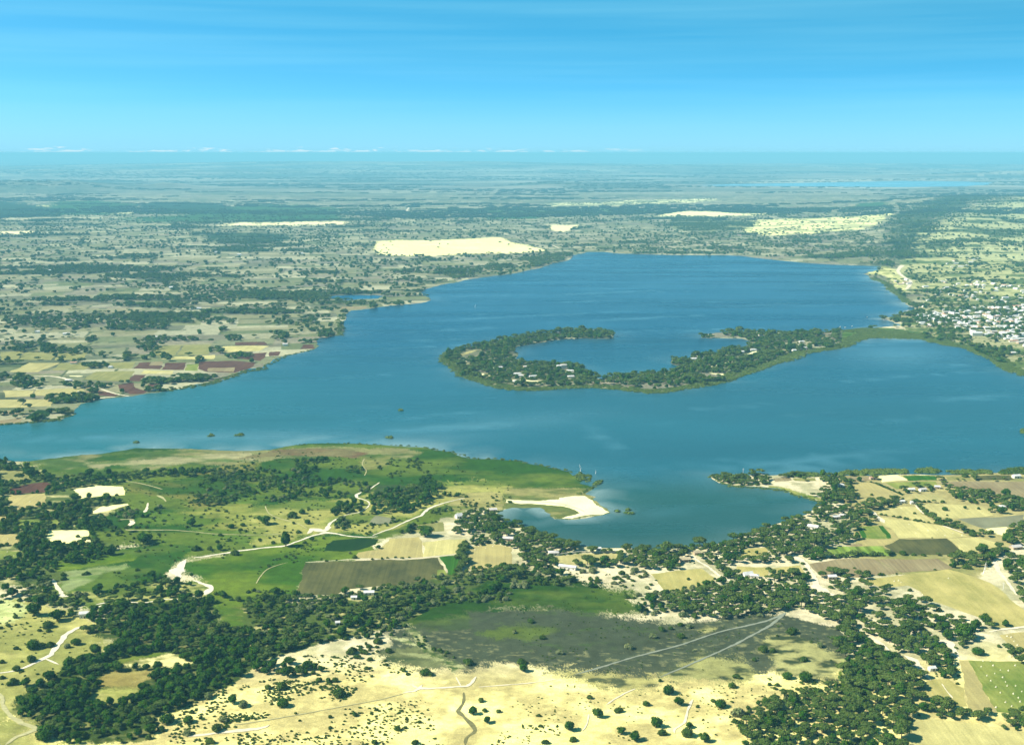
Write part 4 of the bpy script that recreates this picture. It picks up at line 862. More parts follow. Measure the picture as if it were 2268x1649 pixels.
def grow(region, poly, spacing, mix, size, dens=1.0, clump=40, holes=(), skipmask=False, cut=.5, sep=.72):
    """trees on a jittered grid inside a plot; a slow noise thins them into groups with gaps between"""
    P_ = gv(poly); x0, y0 = P_.min(0); x1, y1 = P_.max(0)
    gx, gy = np.meshgrid(np.arange(x0, x1, spacing), np.arange(y0, y1, spacing)); gx = gx.ravel(); gy = gy.ravel()
    gx = gx + (rng.random(len(gx)) - .5) * spacing * .9; gy = gy + (rng.random(len(gy)) - .5) * spacing * .9
    wx = (fbm(gx, gy, 18, 2, 5) - .5) * 14
    m = inside(gx + wx, gy + wx, P_)
    for h_ in holes: m &= ~inside(gx, gy, gv(h_))
    gx, gy = gx[m], gy[m]
    if not skipmask and len(gx): k = ~mask_out(gx, gy); gx, gy = gx[k], gy[k]
    if not len(gx): return
    n = fbm(gx, gy, clump, 3, 12); thr = np.quantile(n, 1 - dens) if dens < 1 else -1
    pr = rng.random(len(gx)); k = (n > thr) | (pr < .06)
    kinds = list(mix); ps = np.cumsum([mix[q_] for q_ in kinds]); ps = ps / ps[-1]
    kn = fbm(gx, gy, 30, 2, 33)
    for x, y, ok, a in zip(gx, gy, k, kn):
        if not ok: continue
        s = random.uniform(*size) * random.lognormvariate(0, .20)
        u = min(.999, max(0, (a - .5) * 1.4 + random.random()))
        kd = kinds[int(np.searchsorted(ps, u))]
        if kd == 'leafy_bush': s *= .8
        if not free(x, y, s * sep): continue
        put(x, y, s * sep); PL[kd].append((x, y, 0, s, random.uniform(.85, 1.2), region))
# isolated trees and bushes first, each where the photograph has it: crop point, width in crop pixels
ISO = []
def iso(fn, k, zone, lst, kind=None):
    for t in lst:
        x, y, wd = t[0], t[1], t[2]; kd = t[3] if len(t) > 3 else kind
        (a, b) = fn([(x, y)])[0][:2]; X_, Y_ = g(a, b); sl_ = math.hypot(math.hypot(X_, Y_), H)
        s = wd * k * sl_ / F * .92
        s = max(2.0, s); ISO.append((X_, Y_, s, kd, zone, a)); put(X_, Y_, s * .8)
T_, B_, P__, Rr = 'broadleaf_tree', 'leafy_bush', 'pale_shrub', 'round_tree'
iso(D3, .25, 'plain', [(1385,945,110,Rr),(1475,1050,105,T_),(1185,1050,85,B_),(945,1110,95,B_),(755,1155,110,T_),(505,1270,110,T_),(685,990,70,B_),(1280,1240,125,T_),(1330,1310,105,B_),(965,1300,90,T_),(1085,1360,115,T_),(1845,1065,110,Rr),(1780,1020,65,B_),(1545,1320,150,B_),(1565,1250,75,T_),(1700,1370,110,T_),(540,1365,90,B_),(235,1148,55,B_),(250,1240,50,B_),(395,1242,30,B_),(290,1390,80,B_),(1640,1070,45,B_),(1500,960,22,B_),(1690,1182,28,B_),(1310,840,50,B_),(1990,810,90,B_),(1950,890,100,B_)])
iso(D3, .25, 'flat', [(80,680,110,B_),(95,750,95,T_),(420,595,85,P__),(1245,450,85,P__),(1030,550,105,P__),(1490,450,95,B_),(1565,365,75,P__),(1610,572,35,P__),(160,315,85,B_),(265,462,80,B_),(1320,392,85,B_),(1405,380,60,B_),(1490,345,70,B_),(2225,570,110,B_),(2145,655,60,B_),(1515,265,110,P__),(1615,275,90,B_),(20,408,60,P__)])
iso(D4, .25, 'flat', [(215,415,120,B_),(320,660,100,B_),(640,380,100,B_),(465,535,85,P__),(335,835,120,Rr),(172,812,95,Rr),(85,880,60,B_),(40,580,80,B_),(85,440,35,B_)])
iso(D4, .25, 'straw', [(1862,600,100,Rr),(1735,450,170,Rr),(1590,465,120,T_),(1925,335,120,T_),(2105,350,80,T_),(2045,535,50,B_),(1680,865,40,B_)])
iso(D2, .25, 'plain', [(1505,780,130,B_),(1880,690,120,B_),(1995,1018,75,B_),(1920,1130,95,T_),(2025,1103,65,B_),(2150,1112,65,B_),(2045,1205,80,T_),(235,1060,110,Rr),(740,970,150,B_),(230,905,130,B_),(105,905,80,B_),(870,1142,75,B_),(1255,1270,85,B_),(1320,1255,50,B_),(1050,1390,85,B_),(1410,1390,85,B_),(1310,750,55,B_),(1340,780,55,B_),(655,1160,55,B_),(1155,700,50,B_),(1140,662,45,B_),(980,730,60,B_),(1010,655,70,B_),(640,845,80,B_),(700,840,80,B_),(560,840,80,B_),(655,1255,50,B_),(1450,1205,50,B_),(1065,1098,45,B_),(920,800,35,B_),(1025,798,40,B_),(860,715,40,B_),(385,1190,35,B_),(350,1128,40,B_),(1330,1180,40,B_)])
iso(D2, .25, 'flat', [(850,590,120,B_),(960,595,100,B_),(1170,580,80,B_),(900,635,90,B_),(1320,355,65,B_),(725,335,60,P__),(1000,540,70,B_),(1080,500,110,B_),(800,470,60,B_)])
iso(D1, .25, 'sand', [(295,545,115,Rr),(365,540,95,B_),(445,530,95,B_),(118,865,105,B_),(230,880,100,T_),(148,740,85,B_),(600,540,75,P__),(675,512,85,Rr),(425,360,115,B_),(432,400,60,B_),(510,300,140,T_),(300,255,140,T_),(145,553,60,B_),(348,396,50,B_),(275,662,110,B_),(75,353,60,B_),(140,275,60,B_),(150,180,70,B_),(195,668,35,B_),(10,372,45,B_),(20,675,60,B_),(20,815,60,B_)])
iso(D1, .25, 'edge', [(1480,1205,130,Rr),(1668,1200,95,Rr),(1662,1310,100,P__),(1925,1275,130,B_),(1980,1195,95,P__),(2062,1030,100,T_),(2155,1060,120,P__),(1865,1385,100,B_),(400,1345,165,Rr),(1850,985,110,P__),(1565,1065,140,T_),(1430,1275,90,B_),(1320,1345,80,B_),(1700,1120,60,B_),(1780,1165,50,B_)])
iso(C1, .25, 'marsh', [(1275,865,140,T_),(1320,835,90,T_),(770,1135,60,B_),(735,1140,35,B_),(1450,665,50,B_),(1700,705,95,T_),(2050,722,60,Rr),(2150,705,70,B_),(2130,745,50,B_),(1950,790,55,B_),(1925,850,50,B_),(1785,700,40,B_),(1740,920,90,B_),(1860,915,70,B_),(1950,920,70,T_),(2080,962,90,B_),(1035,435,40,B_),(955,450,45,B_),(690,805,50,B_),(1560,1175,30,B_),(1215,1100,50,B_),(1050,1125,40,B_)])
iso(C2, .25, 'marsh', [(1085,905,55,T_),(495,835,50,T_),(430,860,50,B_),(408,595,60,Rr),(457,685,60,Rr),(80,690,115,T_),(30,660,60,T_),(330,685,45,B_),(320,630,110,B_),(375,765,60,B_),(1500,795,160,T_),(1290,768,50,T_),(1360,735,70,T_),(1350,770,60,T_),(30,830,45,B_),(150,860,50,B_),(600,820,35,B_),(875,990,60,B_),(1165,993,35,B_),(1235,988,35,B_),(830,950,40,P__),(930,600,55,B_),(110,310,70,B_),(300,370,60,B_),(150,455,60,B_)])
iso(C4, .25, 'fields', [(1568,568,48,Rr),(1745,552,38,T_),(1865,556,30,Rr),(1300,598,36,B_),(768,1082,35,B_),(1258,1282,52,B_),(1587,614,26,B_),(1455,812,18,B_),(1020,1142,45,B_),(1140,1132,28,B_),(1480,1095,30,B_),(1825,938,35,B_),(1170,632,40,B_),(1300,660,35,B_),(1325,668,30,B_),(1385,675,30,B_),(920,435,40,B_),(1100,545,35,B_)])
iso(C3, .25, 'fields', [(1560,1180,45,B_),(1275,1190,30,B_),(2035,945,50,T_),(2095,935,30,B_),(2165,950,40,T_)])
TALL = C2([(262,815)])[0]

def at(fn, x, y): p = fn([(x, y)])[0]; return g(p[0], p[1])
HS = [ # crop, x, y, length, depth, height, rise, wall, roof, turn, label
 (C3,492,1085,17,6,3.2,1.0,M_WALL,M_TIN,-.35,'long white farmhouse in the trees below the walled field'),
 (C3,365,958,10,7,3.0,1.0,M_WALL,M_TIN2,.1,'pale square shed left of the walled field'),
 (C3,762,922,5,4,3.0,.8,M_WALL,M_TIN,.1,'small white hut on the far edge of the walled field'),
 (C2,1795,632,7,6,3.0,2.2,M_WALL,M_TIN,.5,'bright white hut with a peaked roof left of the bay'),
 (C2,2098,575,8,6,2.8,1.2,M_MUD,M_TIN2,.2,'pale hut at the left tip of the bay'),
 (C2,2235,830,11,7,2.8,1.2,M_MUD,M_TIN2,-.2,'pale sandy-roofed house left of the bay shore'),
 (C2,868,1352,5,4,2.5,.9,M_WALL,M_TIN,0,'small white hut in the belt below the dark ploughed field'),
 (C2,1000,1308,9,6,2.6,1.0,M_WALL,M_TIN,.1,'white shed on the bare strip below the dark ploughed field'),
 (C4,402,728,11,7,3.2,1.3,M_WALL,M_TIN,-.5,'bright white house in the thick acacias right of the bay'),
 (C4,565,1170,8,5.5,2.8,1.2,M_MUD,M_TIN,.1,'white-roofed house below the brown ploughed plot'),
 (C4,600,640,8,5,2.8,1.0,M_MUD,M_TIN,.3,'pale roof in the acacias left of the straw plots'),
 (C4,660,625,7,5,2.8,1.0,M_MUD,M_TIN2,-.2,'greyish roof in the acacias beside the straw plots'),
 (C4,2200,278,9,6,3.2,1.3,M_WALL,M_TIN,.2,'white house near the lake at the right edge'),
 (C4,1270,395,7,5,2.8,1.0,M_WALL,M_TIN,.1,'white-walled house left end of the hamlet among the plots'),
 (C4,1370,395,8,5,2.8,1.0,M_WALL,M_TIN2,.3,'house in the middle of the hamlet among the plots'),
 (C4,1500,372,6,5,2.8,1.0,M_MUD,M_TIN,-.2,'small house at the right end of the hamlet among the plots'),
 (C4,645,355,8,5,2.8,1.0,M_WALL,M_TIN,-.2,'white roof in the trees behind the near spit'),
 (C4,930,292,8,6,3,1.0,M_MUD,M_RUST,.1,'dark-roofed shed left of the bright sand plot'),
 (C4,2070,548,8,5,2.8,1.0,M_WALL,M_TIN,.1,'white-roofed house in the far right grove'),
 (C4,2195,905,11,7,2.8,1.2,M_MUD,M_TIN2,.3,'grey-roofed farmstead at the right edge'),
 (C4,1185,500,6,4,2.6,1.0,M_WALL,M_TIN,.1,'white hut on the lane above the straw plots, left one'),
 (C4,1285,508,6,4,2.6,1.0,M_WALL,M_TIN,.1,'white hut on the lane above the straw plots, right one'),
 (C3,1525,1015,11,8,2.8,1.4,M_MUD,M_THATCH,.2,'thatched house in the trees right of the walled field'),
 (C3,2085,1150,9,6,2.8,2.0,M_WALL,M_TIN,.3,'bright white round-looking hut in the trees, left of two'),
 (C3,2145,1162,8,5,2.8,1.0,M_WALL,M_TIN,-.2,'bright white hut in the trees, right of two'),
 (C3,1635,955,6,5,2.6,1.6,M_MUD,M_THATCH,.2,'small thatched hut beside the shore woods'),
 (D4,1452,740,5,4,2.6,1.0,M_WALL,M_TIN,.2,'small white hut in the right tree belt'),
 (D1,745,270,7,6,4.2,1.2,M_WALL,M_TIN,.2,'small white house at the top of the lower left grove'),
 (D2,722,335,3.5,3,2.4,1.0,M_WALL,M_TIN,.2,'tiny white hut at the edge of the pale bushes'),
 (B2,1040,440,16,7,3,1.2,M_WALL,M_TIN,.15,'long white-roofed building on the left arm of the crescent island'),
 (B2,1170,482,14,8,3,1.2,M_WALL,M_TIN,.1,'white building in the middle of the crescent island'),
 (B2,1185,494,12,7,3,1.2,M_WALL,M_TIN,.1,'white building just in front of another on the crescent island'),
 (B2,1272,498,13,6,3,1.0,M_WALL,M_TIN,.2,'low white roof on the crescent island, right of the middle'),
 (B2,1160,536,10,9,3.5,2.2,M_WALL,M_TIN,.5,'round-looking white house on the near edge of the crescent island'),
 (B2,1298,472,7,6,3,1.2,M_WALL,M_TIN,.1,'small white hut among the trees of the crescent island'),
 (B2,1447,440,9,8,6,1.2,M_WALL,M_TIN,.1,'tall white building by the crater water, left one'),
 (B2,1478,438,12,9,7,1.2,M_WALL,M_TIN2,.1,'tall white building by the crater water, right one'),
 (B2,1522,462,14,6,3,1.2,M_WALL,M_TIN,-.1,'long white roof below the tall crater buildings'),
 (B2,1524,500,11,7,3,1.2,M_WALL,M_TIN,.3,'white roof near the neck between the island arms'),
 (B2,1225,435,9,7,3,1.4,M_MUD,M_TIN2,.3,'grey roof facing the crater water'),
 (B3,75,382,13,8,3,1.2,M_WALL,M_TIN,.2,'white building on the right arm facing the crater water'),
 (B3,135,384,8,6,3,1.2,M_WALL,M_TIN2,.2,'grey hut beside the white building on the right arm'),
 (B3,470,322,13,7,3,1.2,M_WALL,M_TIN,.1,'white building on the right arm above the bare patch'),
 (B3,395,335,7,6,3,1.2,M_WALL,M_TIN,.1,'small white roof left of the bare patch on the right arm'),
 (B3,818,312,8,6,4,1.2,M_MUD,M_TIN,.1,'pinkish white house on the near shore of the right arm'),
 (B3,790,268,11,6,3,1.2,M_WALL,M_TIN,.1,'white house near the middle of the right arm'),
 (B3,520,222,10,6,3,1.2,M_WALL,M_TIN2,.1,'pale roof on the far shore of the right arm'),
 (B3,740,325,8,6,3,1.2,M_WALL,M_TIN,.1,'small pale roof in the trees of the right arm'),
 (B3,1950,222,24,12,7,2.5,M_WALL,M_TIN,.1,'big pinkish white hall at the near edge of the lakeside town'),
 (B3,2200,345,12,8,4,1.5,M_MUD,M_TIN,.1,'grey-roofed house below the town at the right edge'),
 (B3,1580,150,16,6,3,1.2,M_WALL,M_TIN,.1,'long white shed at the left end of the lakeside town'),
 (B1,250,203,10,8,4,1.5,M_WALL,M_TIN,.2,'white house in the woods of the left plain, left of two'),
 (B1,442,217,14,9,4,1.5,M_WALL,M_TIN,.2,'large white house in the woods of the left plain'),
 (B1,1303,47,26,10,4,1.5,M_WALL,M_TIN,.1,'long white shed in the fields behind the left shore'),
 (B1,1047,240,9,7,4,1.5,M_WALL,M_TIN,.2,'white hut beside the trees in the middle of the left plain'),
 (B1,1268,518,8,7,4,1.5,M_WALL,M_TIN,.2,'bright white hut on the left lake shore'),
 (B1,490,408,12,7,3,1.2,M_WALL,M_RUST,.1,'pale house with a reddish roof in a hedged plot'),
 (B1,735,436,8,6,3,1.2,M_WALL,M_TIN,.1,'small white hut between the olive plots'),
 (B1,1895,288,10,7,4,1.5,M_WALL,M_TIN2,.1,'pale house beside the tree row near the lake'),
 (B1,1040,585,9,6,3,1.5,M_WALL,M_TIN,.1,'small white hut in the shore trees below the red soil'),
 (B1,535,608,9,6,3,1.5,M_WALL,M_TIN,.1,'small pale hut at the straw plots on the left'),
 (B1,590,640,12,5,3,1.2,M_MUD,M_TIN,-.4,'low pale shed by the left shore trees'),
 (B1,455,525,12,7,3,1.2,M_MUD,M_TIN,.1,'white roof beside the sandy track on the left plain'),
 (A1,322,944,24,12,5,2,M_WALL,M_TIN,.1,'bright white building by the pale ground on the far left plain'),
 (A1,1146,1059,18,12,6,2,M_WALL,M_TIN,.1,'bright white building standing in the far left woods'),
 (A1,1437,822,16,12,6,2,M_WALL,M_TIN,.1,'small bright white building on the distant plain'),
 (A1,1590,838,14,9,6,2,M_WALL,M_TIN,.1,'tiny white building on the distant plain, right of another'),
 (A1,2002,828,16,10,5,2,M_WALL,M_TIN,.1,'tiny pale building beside the distant woods'),
]
for t in HS:                                   # keep house plots and the view onto them free of trees
    X0, Y0 = at(t[0], t[1], t[2]); put(X0, Y0, t[3] + 3); put(X0, Y0 - 9, t[3] * .9)
    if Y0 > 2300: put(X0, Y0 - 20, t[3])
# groves of the foreground
W1 = {'broadleaf_tree': .62, 'leafy_bush': .22, 'acacia_tree': .16}
W2 = {'acacia_tree': .74, 'broadleaf_tree': .2, 'leafy_bush': .06}
W3 = {'acacia_tree': .4, 'broadleaf_tree': .15, 'leafy_bush': .35, 'pale_shrub': .10}
WP = {'leafy_bush': .42, 'pale_shrub': .40, 'broadleaf_tree': .18}
GROVE = D1([(112,1010),(200,930),(300,880),(450,830),(480,770),(600,700),(750,640),(790,590),(950,600),(1000,470),(860,440),(680,440),(720,370),(900,330),(700,300),(750,240),(1000,200),(1060,150),(1500,130),(1850,90),(1900,200),(1870,350),(1960,380),(2268,400),(2268,690),(2180,720),(2150,800),(2000,880),(1750,1000),(1600,1080),(1420,1130),(1400,1300),(1320,1350),(1100,1370),(850,1385),(600,1380),(520,1330),(350,1240),(230,1200),(115,1130)])
HOLES = [D1([(950,700),(1080,630),(1400,575),(1500,570),(1600,630),(1680,700),(1500,760),(1380,720),(1100,720),(960,715)]), D1([(860,850),(920,760),(1380,735),(1420,800),(1250,870),(1240,960),(1100,1050),(830,1050),(760,980),(880,900)]), D1([(1400,790),(1530,840),(1400,900),(1330,900)]), D1([(1600,760),(1760,740),(1750,800),(1620,810)]), D1([(560,1375),(900,1330),(1240,1250),(1300,1290),(1100,1350),(850,1390)])]
grow('dark grove', GROVE, 5.5, W1, (5.6, 9.9), 1, 30, HOLES, sep=.60)
grow('middle belt', [(540,1335),(600,1322),(700,1332),(850,1300),(940,1283),(1000,1268),(1150,1252),(1200,1270),(1280,1300),(1180,1290),(1080,1283),(1000,1320),(960,1345),(900,1365),(870,1392),(800,1412),(700,1425),(650,1440),(567,1470),(540,1440),(560,1400)], 5.8, W3, (4.7, 9.0), 0.79, 22, sep=.6)
grow('middle belt', D2([(0,240),(300,230),(420,330),(700,360),(700,420),(400,480),(300,540),(0,600),(-200,640),(-100,400)]), 5.5, W1, (5.2, 9.0), 0.94, 30, sep=.6)
grow('middle belt', D2([(770,300),(900,200),(1150,170),(1450,90),(1750,60),(2268,10),(2268,130),(1900,140),(1650,160),(1400,230),(1300,330),(1250,420),(1050,480),(900,420)]), 5.6, WP, (5.2, 8.6), 0.94, 18, sep=.6)
grow('middle belt', D2([(-30,650),(200,660),(450,685),(580,770),(480,820),(300,790),(100,770),(-30,700)]), 5.6, W1, (5.2, 8.6), 1.00, 30, sep=.6)
grow('middle belt', D2([(780,540),(1200,460),(1380,500),(1150,560),(1000,640),(820,600)]), 7.9, {'leafy_bush': 1}, (3.9, 7.2), 0.55, 18)
grow('flat edge', D2([(1250,420),(1400,410),(1750,580),(1850,620),(1700,640),(1450,560)]), 6.2, {'leafy_bush': 1}, (3.4, 6.3), .6, 14)
grow('south shore', [(1080,1130),(1100,1150),(1142,1160),(1172,1174),(1202,1180),(1235,1202),(1290,1208),(1330,1213),(1385,1213),(1455,1217),(1557,1210),(1605,1203),(1672,1177),(1738,1157),(1783,1142),(1810,1124),(1832,1117),(1790,1102),(1820,1080),(1880,1068),(1890,1100),(1930,1112),(2010,1110),(1935,1135),(1935,1165),(1880,1180),(1900,1195),(1840,1215),(1810,1235),(1790,1245),(1700,1250),(1640,1245),(1560,1270),(1500,1265),(1430,1262),(1385,1255),(1300,1262),(1180,1272),(1150,1260),(1165,1240),(1160,1215),(1100,1200),(1030,1165),(1010,1150)], 5.6, W2, (5.6, 10.3), 0.90, 26, sep=.62)
grow('south shore', [(1010,1150),(1060,1140),(1100,1160),(1160,1185),(1180,1215),(1200,1262),(1150,1250),(1040,1205),(1045,1190),(1000,1185)], 5.4, W2, (4.7, 9.0), 0.76, 18, sep=.6)
grow('south shore', C4([(60,230),(300,240),(620,250),(900,300),(740,345),(760,430),(560,400),(450,330),(280,300),(60,310)]), 5.4, W2, (5.2, 9.0), 0.61, 20, sep=.6)
grow('shore trees', C3([(1760,262),(1900,268),(2180,250),(2268,262),(2268,350),(1950,345),(1830,315)]), 4.8, {'acacia_tree': .5, 'leafy_bush': .5}, (5.2, 9.0), .95, 26, skipmask=True, sep=.55)
grow('right belt', [(1385,1262),(1500,1262),(1560,1275),(1620,1255),(1700,1262),(1780,1245),(1795,1262),(1800,1290),(1830,1300),(1870,1278),(1905,1290),(1950,1302),(2020,1315),(2060,1345),(2105,1355),(2150,1392),(2160,1425),(2130,1440),(2110,1470),(2120,1490),(2060,1520),(2040,1560),(2010,1600),(2005,1649),(2000,1720),(1640,1720),(1640,1600),(1700,1560),(1860,1510),(1875,1440),(1860,1385),(1800,1365),(1745,1352),(1600,1372),(1480,1350),(1430,1322),(1500,1325),(1580,1300),(1590,1285),(1500,1268)], 5.7, W2, (5.6, 10.3), 0.88, 30, [D4([(0,250),(300,200),(560,330),(560,560),(640,640),(680,850),(300,780),(0,560)])], sep=.62)
grow('right belt', D4([(560,480),(760,420),(900,380),(1200,450),(1300,480),(1600,520),(1640,600),(1560,720),(1420,780),(1340,900),(1310,1040),(1220,1180),(1200,1402),(1150,1600),(600,1600),(700,1200),(720,950),(640,900),(620,780),(900,640),(640,560)]), 5.3, W2, (5.6, 10.3), 1.00, 30, sep=.58)
grow('right belt', D4([(-300,1150),(0,960),(400,900),(640,900),(700,1100),(640,1200),(700,1402),(700,1600),(-400,1600)]), 5.7, W3, (5.2, 8.6), 0.62, 18, sep=.6)
grow('right belt', D4([(0,850),(260,860),(560,870),(650,950),(600,1000),(200,980),(0,960)]), 7.3, {'leafy_bush': 1}, (3.4, 6.3), 0.62, 18)
grow('right belt', D3([(1450,0),(1700,-20),(2268,-20),(2268,260),(2100,290),(1900,230),(1650,210),(1450,180),(1350,240),(1200,260),(1080,240),(1100,130),(1250,60)]), 5.7, WP, (5.2, 9.0), 0.83, 20, sep=.6)
grow('right belt', C3([(850,1190),(1000,1120),(1200,1110),(1240,1180),(1300,1260),(1200,1280),(1100,1402),(900,1300)]), 7.3, {'pale_shrub': .6, 'leafy_bush': .4}, (4.3, 7.2), 0.56, 16)
grow('meadow trees', C3([(60,1080),(500,1080),(700,1120),(780,1200),(700,1260),(450,1230),(200,1240),(0,1270),(0,1140)]), 6.6, WP, (5.6, 9.5), .7, 22, sep=.6)
grow('far right trees', C4([(1500,350),(1600,340),(1700,375),(1980,415),(2268,465),(2420,470),(2420,560),(2268,575),(2100,600),(1960,590),(1950,530),(1840,510),(1700,495),(1600,430),(1540,400)]), 5.8, W2, (5.6, 9.9), 0.84, 26, sep=.6)
grow('far right trees', C4([(1190,380),(1340,350),(1420,350),(1500,370),(1500,418),(1290,425),(1250,430),(1200,410)]), 5.8, W2, (4.7, 8.1), 0.78, 22, sep=.6)
grow('far right trees', C4([(2050,890),(2090,810),(2200,700),(2268,660),(2420,640),(2420,1600),(2268,1440),(2200,1300),(2100,1160),(2050,1060),(1900,1100),(1660,1090),(1600,1040),(1750,960),(1870,930),(2000,920)]), 6.0, W2, (6.0, 10.8), 0.90, 26, [C4([(2130,900),(2268,900),(2420,900),(2420,1010),(2140,1000)]), C4([(1620,1080),(1900,1110),(2050,1230),(2140,1402),(1900,1250)])], sep=.62)
grow('far right trees', D4([(1620,300),(1740,290),(1860,340),(1990,350),(2000,380),(1900,420),(1740,370),(1640,400),(1540,330)]), 6.2, W2, (5.6, 8.1), 0.67, 22)
grow('far right trees', D4([(2020,540),(2140,560),(2268,640),(2420,670),(2420,700),(2268,690),(2080,600)]), 5.7, W2, (5.6, 9.0), 1.00, 22, skipmask=True)
grow('far right trees', D4([(1330,1060),(1540,1020),(1600,1020),(1680,1030),(1660,1090),(1960,1110),(2000,1170),(1950,1200),(1560,1175),(1330,1140)]), 5.5, W2, (5.6, 9.5), 1.00, 22, skipmask=True, sep=.6)
grow('far right trees', D4([(2060,1200),(2120,1150),(2268,1130),(2420,1150),(2420,1290),(2268,1268),(2100,1250)]), 5.5, W2, (5.6, 9.5), 1.00, 22, skipmask=True, sep=.6)
def hedge(fn, pts, sp=7, kinds=('leafy_bush', 'acacia_tree'), size=(4, 7.5), gap=.15, region='hedges', wob=1.5):
    P_ = gv([(p[0], p[1]) for p in fn(pts)])
    for a, b in zip(P_[:-1], P_[1:]):
        l = np.hypot(*(b - a)); n = max(1, int(l / sp))
        for j in range(n):
            if random.random() < gap: continue
            p = a + (b - a) * (j + random.random() * .6) / n
            PL[random.choice(kinds)].append((p[0] + random.uniform(-wob, wob), p[1] + random.uniform(-wob, wob), 0, random.uniform(*size), random.uniform(.8, 1.1), region))
hedge(C4, [(1310,512),(1400,605),(1540,690),(1700,735),(1800,790),(1990,800)], 5.5, size=(6, 11)); hedge(C4, [(1540,640),(1640,690),(1760,760),(1980,770)], 6, size=(7, 11), wob=4)
hedge(C4, [(1000,608),(1340,664),(1530,694)], 6, ('leafy_bush',), (3.5, 6)); hedge(C4, [(370,1000),(560,985),(820,970),(1080,965)], 3.8, size=(6.5, 9.5), gap=0)
hedge(C4, [(1090,955),(1300,968),(1560,970),(1760,965)], 6.5, size=(5, 10)); hedge(C4, [(420,1160),(800,1168),(960,1150),(1190,1130),(1490,1095)], 11, ('leafy_bush',), (3, 6.5), .3)
hedge(C4, [(490,1150),(620,1135),(720,1150),(810,1180),(940,1150)], 5, size=(7, 12), wob=6); hedge(C4, [(800,1190),(850,1240),(930,1300)], 8, size=(5, 9), wob=4)
hedge(C4, [(1330,495),(1590,500)], 5, size=(5, 7)); hedge(C4, [(1080,500),(1320,505)], 8, size=(5, 8)); hedge(C4, [(1640,308),(1980,306),(2180,300)], 10, size=(4, 8), wob=3)
hedge(C4, [(905,280),(970,300)], 5, size=(7, 10), wob=4); hedge(C4, [(1780,270),(1830,300)], 4, size=(8, 12), wob=5); hedge(C4, [(1480,290),(1580,300)], 5, size=(5, 8), wob=3)
hedge(C4, [(915,316),(1220,436)], 6, ('leafy_bush',), (3, 5)); hedge(C4, [(300,1040),(330,1090),(380,1140)], 8, ('leafy_bush',), (4, 6), .3); hedge(C4, [(0,1150),(60,1130),(200,1150),(330,1120)], 6, size=(6, 10), wob=5)
hedge(C2, [(440,1030),(700,1012),(1000,1000),(1480,985)], 12, ('leafy_bush',), (2.5, 5), .4); hedge(C2, [(1850,860),(1820,930),(1800,1000),(1830,1050),(1800,1110)], 3.6, size=(6.5, 10), gap=0, wob=3)
hedge(C2, [(1870,870),(1840,980),(1845,1060)], 4, size=(6, 9.5), gap=0, wob=3); hedge(C2, [(1390,690),(1650,668)], 7, ('leafy_bush',), (3.5, 5)); hedge(C2, [(1365,770),(1400,690)], 5, size=(5, 8))
hedge(C2, [(360,1320),(700,1330),(1000,1280),(1350,1222),(1560,1170)], 9, ('leafy_bush',), (4, 7), .3, wob=3); hedge(C2, [(1900,880),(2050,850),(2268,885)], 7, ('leafy_bush',), (4, 7)); hedge(C2, [(1240,640),(1180,690),(1000,700)], 7, ('leafy_bush',), (4, 6), wob=3)
hedge(C3, [(345,985),(345,1045)], 3.5, ('acacia_tree',), (6, 7), 0, wob=.5); hedge(C3, [(955,950),(960,1000),(950,1020)], 3.5, ('acacia_tree',), (6, 8), 0, wob=1); hedge(C3, [(340,972),(600,945),(740,925)], 6, ('leafy_bush',), (3, 5), .2, wob=.8)
hedge(C3, [(1300,1295),(1600,1280),(1780,1210),(1810,1150)], 8, ('leafy_bush',), (4, 7)); hedge(C1, [(0,335),(200,305),(300,290)], 8, ('leafy_bush',), (3, 6)); hedge(C1, [(130,640),(115,700)], 4, size=(5, 7))
hedge(D4, [(1280,1140),(1560,1175),(2000,1235)], 12, ('leafy_bush',), (3, 5), .3); hedge(D4, [(1640,640),(1690,560),(1640,530)], 9, ('leafy_bush',), (3, 5), .4)
hedge(D1, [(0,140),(150,120),(380,90)], 7, ('leafy_bush',), (5, 9), .2, wob=5); hedge(C1, [(960,950),(520,1000)], 8, ('leafy_bush',), (4, 6), .5)
for fn, pts in ((C2, [(205,215),(700,250),(1000,180)]),):
    pass
# left middle woods between the small plots
grow('left woods', [(-60,1016),(13,1020),(60,1036),(88,1052),(110,1048),(140,1062),(230,1045),(310,1050),(450,1040),(450,1055),(330,1056),(290,1068),(240,1075),(165,1082),(100,1098),(104,1120),(200,1100),(275,1110),(250,1118),(200,1125),(195,1145),(240,1150),(205,1175),(210,1200),(255,1220),(230,1240),(130,1250),(112,1270),(60,1285),(-80,1290),(-80,1100)], 5.8, W1, (5.6, 10.3), 0.90, 26, sep=.62)
grow('left woods', C1([(0,1180),(420,1180),(620,1130),(600,1190),(450,1290),(560,1310),(430,1402),(300,1402),(200,1340),(0,1380)]), 6.6, W3, (5.2, 8.6), 0.69, 22, sep=.62)
grow('left woods', C1([(820,720),(1130,700),(1100,790),(900,800)]), 6.0, W1, (5.2, 9.0), 0.84, 26)
grow('left woods', C1([(830,590),(1400,540),(1500,600),(1350,640),(1150,640),(800,650),(800,700),(830,740)]), 7.5, WP, (4.3, 7.7), 0.62, 18)
grow('left woods', C1([(1380,1150),(1700,1140),(1760,1200),(1700,1310),(1480,1290),(1350,1310),(1180,1330),(950,1310),(860,1290),(1000,1240),(1300,1200)]), 6.0, W1, (5.2, 9.0), 0.76, 20)
grow('left woods', D1([(400,200),(420,90),(560,90),(800,60),(1000,100),(1500,60),(1800,60),(1850,110),(1500,130),(1050,150),(850,230),(700,250),(600,290),(450,260)]), 5.8, W3, (5.6, 9.0), 0.78, 20)
